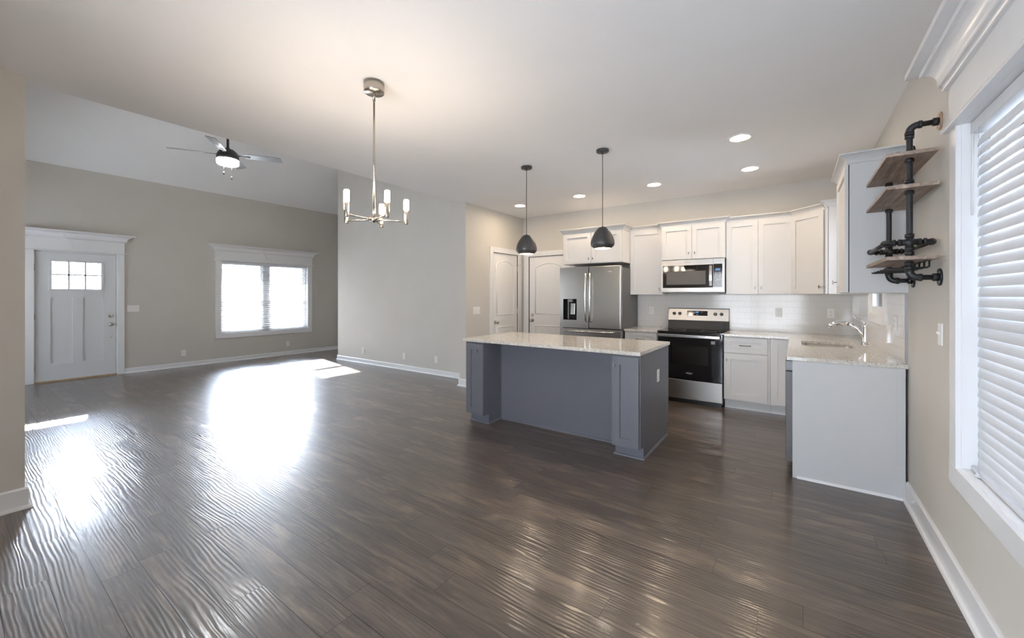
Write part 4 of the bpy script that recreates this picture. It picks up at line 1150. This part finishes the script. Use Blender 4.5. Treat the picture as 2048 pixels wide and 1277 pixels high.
# ------------------------------------------------------------------ pipe shelf on the right wall
c = thing('pipe_shelf', 'black iron pipe wall shelf with three reclaimed wood boards', 'shelf', (XR, 3.27, 1.45))
PR = 0.0138
def coll(mb, p, ax, r=0.0235, w=0.012):
    r *= 0.86
    p = Vector(p); ax = Vector(ax).normalized()
    mb.cyl(p - ax * w, p + ax * w, r, 16)
def elbow(p, d0, d1, r=0.034, n=6):
    """points of a bend at corner p coming along d0 and leaving along d1"""
    p, d0, d1 = Vector(p), Vector(d0), Vector(d1)
    cc = p - d0 * r + d1 * r
    return [cc + (-d1 * math.cos(R(90 * i / n)) + d0 * math.sin(R(90 * i / n))) * r for i in range(n + 1)]
PXp = 0.503
for py in (2.985, 3.555):
    bpipe = MB()
    top, bot = 2.283, 1.470
    pts = [Vector((XR - 0.01, py, top))] + elbow((PXp, py, top), (-1, 0, 0), (0, 0, -1)) + elbow((PXp, py, bot), (0, 0, -1), (1, 0, 0)) + [Vector((XR - 0.01, py, bot))]
    bpipe.tube(pts, PR, 16)
    for z in (2.225, 2.140, 2.098, 1.985, 1.925, 1.695, 1.625, 1.60, 1.545, 1.523): coll(bpipe, (PXp, py, z), (0, 0, 1), 0.0225, 0.009)
    for z in (top, bot):
        s_ = -1 if z == top else 1
        bpipe.tube([Vector((PXp + 0.041, py, z))] + list(reversed(elbow((PXp, py, z), (-1, 0, 0), (0, 0, s_)))) [::-1] + [Vector((PXp, py, z + s_ * 0.041))], 0.0175, 16)
        coll(bpipe, (PXp + 0.041, py, z), (1, 0, 0), 0.0235, 0.007); coll(bpipe, (PXp, py, z + s_ * 0.041), (0, 0, 1), 0.0235, 0.007)
    for z in (1.660,): bpipe.cyl((PXp, py, z - 0.034), (PXp, py, z + 0.034), 0.0178, 16)
    bpipe.build('pipe_post', 'pipe', c)
    for z in (top, bot):
        fl = MB().cyl((XR - 0.0005, py, z), (XR - 0.008, py, z), 0.045, 28).build('flange', 'fl_inner' if z == top and py < 3 else 'pipe', c, 0.001)
        MB().cyl((XR - 0.008, py, z), (XR - 0.030, py, z), 0.0205, 20).build('flange_collar', 'pipe', fl)
        sc = MB()
        for q in range(4):
            a = R(45 + 90 * q); sc.cyl((XR - 0.008, py + 0.034 * math.cos(a), z + 0.034 * math.sin(a)), (XR - 0.011, py + 0.034 * math.cos(a), z + 0.034 * math.sin(a)), 0.006, 10)
        sc.build('screws', 'nickel', fl)
rl = MB()
zr = 1.660
for py, sg in ((2.985, 1), (3.555, -1)):
    rl.tube(elbow((0.410, py, zr), (-1, 0, 0), (0, sg, 0), 0.03), PR * 0.95, 14)
    rl.tube(elbow((0.592, py, zr), (1, 0, 0), (0, sg, 0), 0.03), PR * 0.95, 14)
    rl.cyl((0.44, py, zr), (0.562, py, zr), PR * 0.85, 14)
    rl.cyl((PXp - 0.036, py, zr), (PXp + 0.036, py, zr), 0.0172, 14)
    for xx in (0.442, 0.464, 0.542, 0.562): coll(rl, (xx, py, zr), (1, 0, 0), 0.0215, 0.006)
for xx in (0.410, 0.592):
    rl.cyl((xx, 3.015, zr), (xx, 3.525, zr), PR * 0.85, 14)
    for yy in (3.017, 3.523): coll(rl, (xx, yy, zr), (0, 1, 0), 0.0215, 0.006)
rl.build('bottle_rail', 'pipe', c)
for z in (2.111, 1.938, 1.562):
    MB().box(0.400, 0.598, 2.90, 3.637, z, z + 0.019).build('shelf_board', 'wood', c, 0.001)
for i in range(6):
    yy = 3.02 + i * 0.105
    rk = MB()
    rk.tube([(0.585, yy, 1.562), (0.585, yy, 1.530), (0.575, yy, 1.524), (0.430, yy, 1.522), (0.418, yy - 0.006, 1.523)], 0.0045, 8)
    rk.tube([(0.570, yy + 0.02, 1.562), (0.570, yy + 0.02, 1.530), (0.560, yy + 0.02, 1.524), (0.430, yy + 0.02, 1.522)], 0.0045, 8)
    rk.box(0.562, 0.592, yy - 0.008, yy + 0.028, 1.558, 1.563)
    rk.build('stemware_rail', 'pipe', c)

# ------------------------------------------------------------------ outlets and switches
def plate(name, label, cat, loc, N, kind, gangs=1, group=None):
    """cover plate centred at loc on a surface with outward normal N"""
    N = Vector(N); U = NZ.cross(N).normalized()
    p = Vector(loc); r = thing(name, label, cat, loc, group)
    W = 0.070 + 0.046 * (gangs - 1); H = 0.114
    b = MB().obox(p - U * W / 2 - NZ * H / 2, U * W, NZ * H, N * 0.006)
    b.build('cover_plate', 'plastic', r, 0.0025)
    for g in range(gangs):
        q = p + U * (g - (gangs - 1) / 2) * 0.046 + N * 0.006
        if kind == 'outlet':
            s_ = MB()
            for dz in (-0.0195, 0.0195):
                s_.obox(q - U * 0.017 + NZ * (dz - 0.014), U * 0.034, NZ * 0.028, N * 0.002)
            so = s_.build('receptacle', 'plastic', r, 0.001)
            h = MB()
            for dz in (-0.0195, 0.0195):
                for du in (-0.007, 0.006): h.obox(q + U * du + NZ * (dz - 0.002) + N * 0.0019, U * 0.0018, NZ * 0.009, N * 0.0004)
                h.obox(q - U * 0.002 + NZ * (dz - 0.010) + N * 0.0019, U * 0.004, NZ * 0.004, N * 0.0004)
            h.build('slots', 'slot', so)
        elif kind == 'toggle':
            MB().obox(q - U * 0.005 - NZ * 0.012, U * 0.010, NZ * 0.024, N * 0.001).obox(q - U * 0.004 - NZ * 0.002, U * 0.008, NZ * 0.012, N * 0.012 + NZ * 0.006).build('toggle', 'plastic', r)
        elif kind == 'rocker':
            MB().obox(q - U * 0.0165 - NZ * 0.033, U * 0.033, NZ * 0.066, N * 0.003).build('rocker', 'plastic', r, 0.001)
    return r
G1 = 'wall outlets'
plate('wall_outlet', 'white wall outlet low on entry wall left of the living room window', 'outlet', (XL, 2.664, 0.267), (1, 0, 0), 'outlet', 1, G1)
plate('wall_outlet', 'white wall outlet low on entry wall under the living room window', 'outlet', (XL, 4.622, 0.262), (1, 0, 0), 'outlet', 1, G1)
plate('wall_outlet', 'white outlet low on the grey partition wall, farthest from the island', 'outlet', (-7.21, 4.93, 0.256), (0, -1, 0), 'outlet', 1, G1)
plate('wall_outlet', 'white outlet low on the grey partition wall, middle of its three', 'outlet', (-5.94, 4.93, 0.252), (0, -1, 0), 'outlet', 1, G1)
plate('wall_outlet', 'white outlet low on the grey partition wall, nearest to the island', 'outlet', (-5.10, 4.93, 0.263), (0, -1, 0), 'outlet', 1, G1)
G2 = 'backsplash outlets'
plate('wall_outlet', 'white outlet on the tiled backsplash between refrigerator and stove', 'outlet', (-1.756, YB - 0.010, 1.158), (0, -1, 0), 'outlet', 1, G2)
plate('wall_outlet', 'white outlet on the tiled backsplash just right of the stove', 'outlet', (-0.164, YB - 0.010, 1.163), (0, -1, 0), 'outlet', 1, G2)
plate('wall_outlet', 'white outlet on the tiled backsplash near the room corner behind the faucet', 'outlet', (0.352, YB - 0.010, 1.165), (0, -1, 0), 'outlet', 1, G2)
plate('wall_outlet', 'white outlet on the tiled right wall beside the sink window', 'outlet', (XR - 0.010, 4.06, 1.167), (-1, 0, 0), 'outlet', 2, G2)
plate('wall_outlet', 'white outlet on the grey side panel of the island', 'outlet', (-1.034, 3.80, 0.637), (1, 0, 0), 'outlet', 1, G1)
plate('light_switch', 'white triple light switch on the wall right of the front door', 'light switch', (XL, 1.94, 1.150), (1, 0, 0), 'toggle', 3, 'light switches')
plate('light_switch', 'white triple light switch on the wall left of the pantry door', 'light switch', (-4.07, 4.795, 1.149), (1, 0, 0), 'toggle', 3, 'light switches')
plate('light_switch', 'white single light switch on the right wall under the pipe shelf', 'light switch', (XR, 2.975, 1.172), (-1, 0, 0), 'toggle', 1, 'light switches')

# floor register by the entry wall
c = thing('floor_vent', 'brown metal floor register beside the baseboard under the living room window', 'vent', (-9.50, 4.2, 0))
MB().box(-9.555, -9.455, 4.05, 4.36, 0.0, 0.005).build('frame', 'threshold', c, 0.001)
sl = MB()
for i in range(14): sl.box(-9.54, -9.47, 4.07 + i * 0.020, 4.078 + i * 0.020, 0.005, 0.0056)
sl.build('slots', 'slot', c)
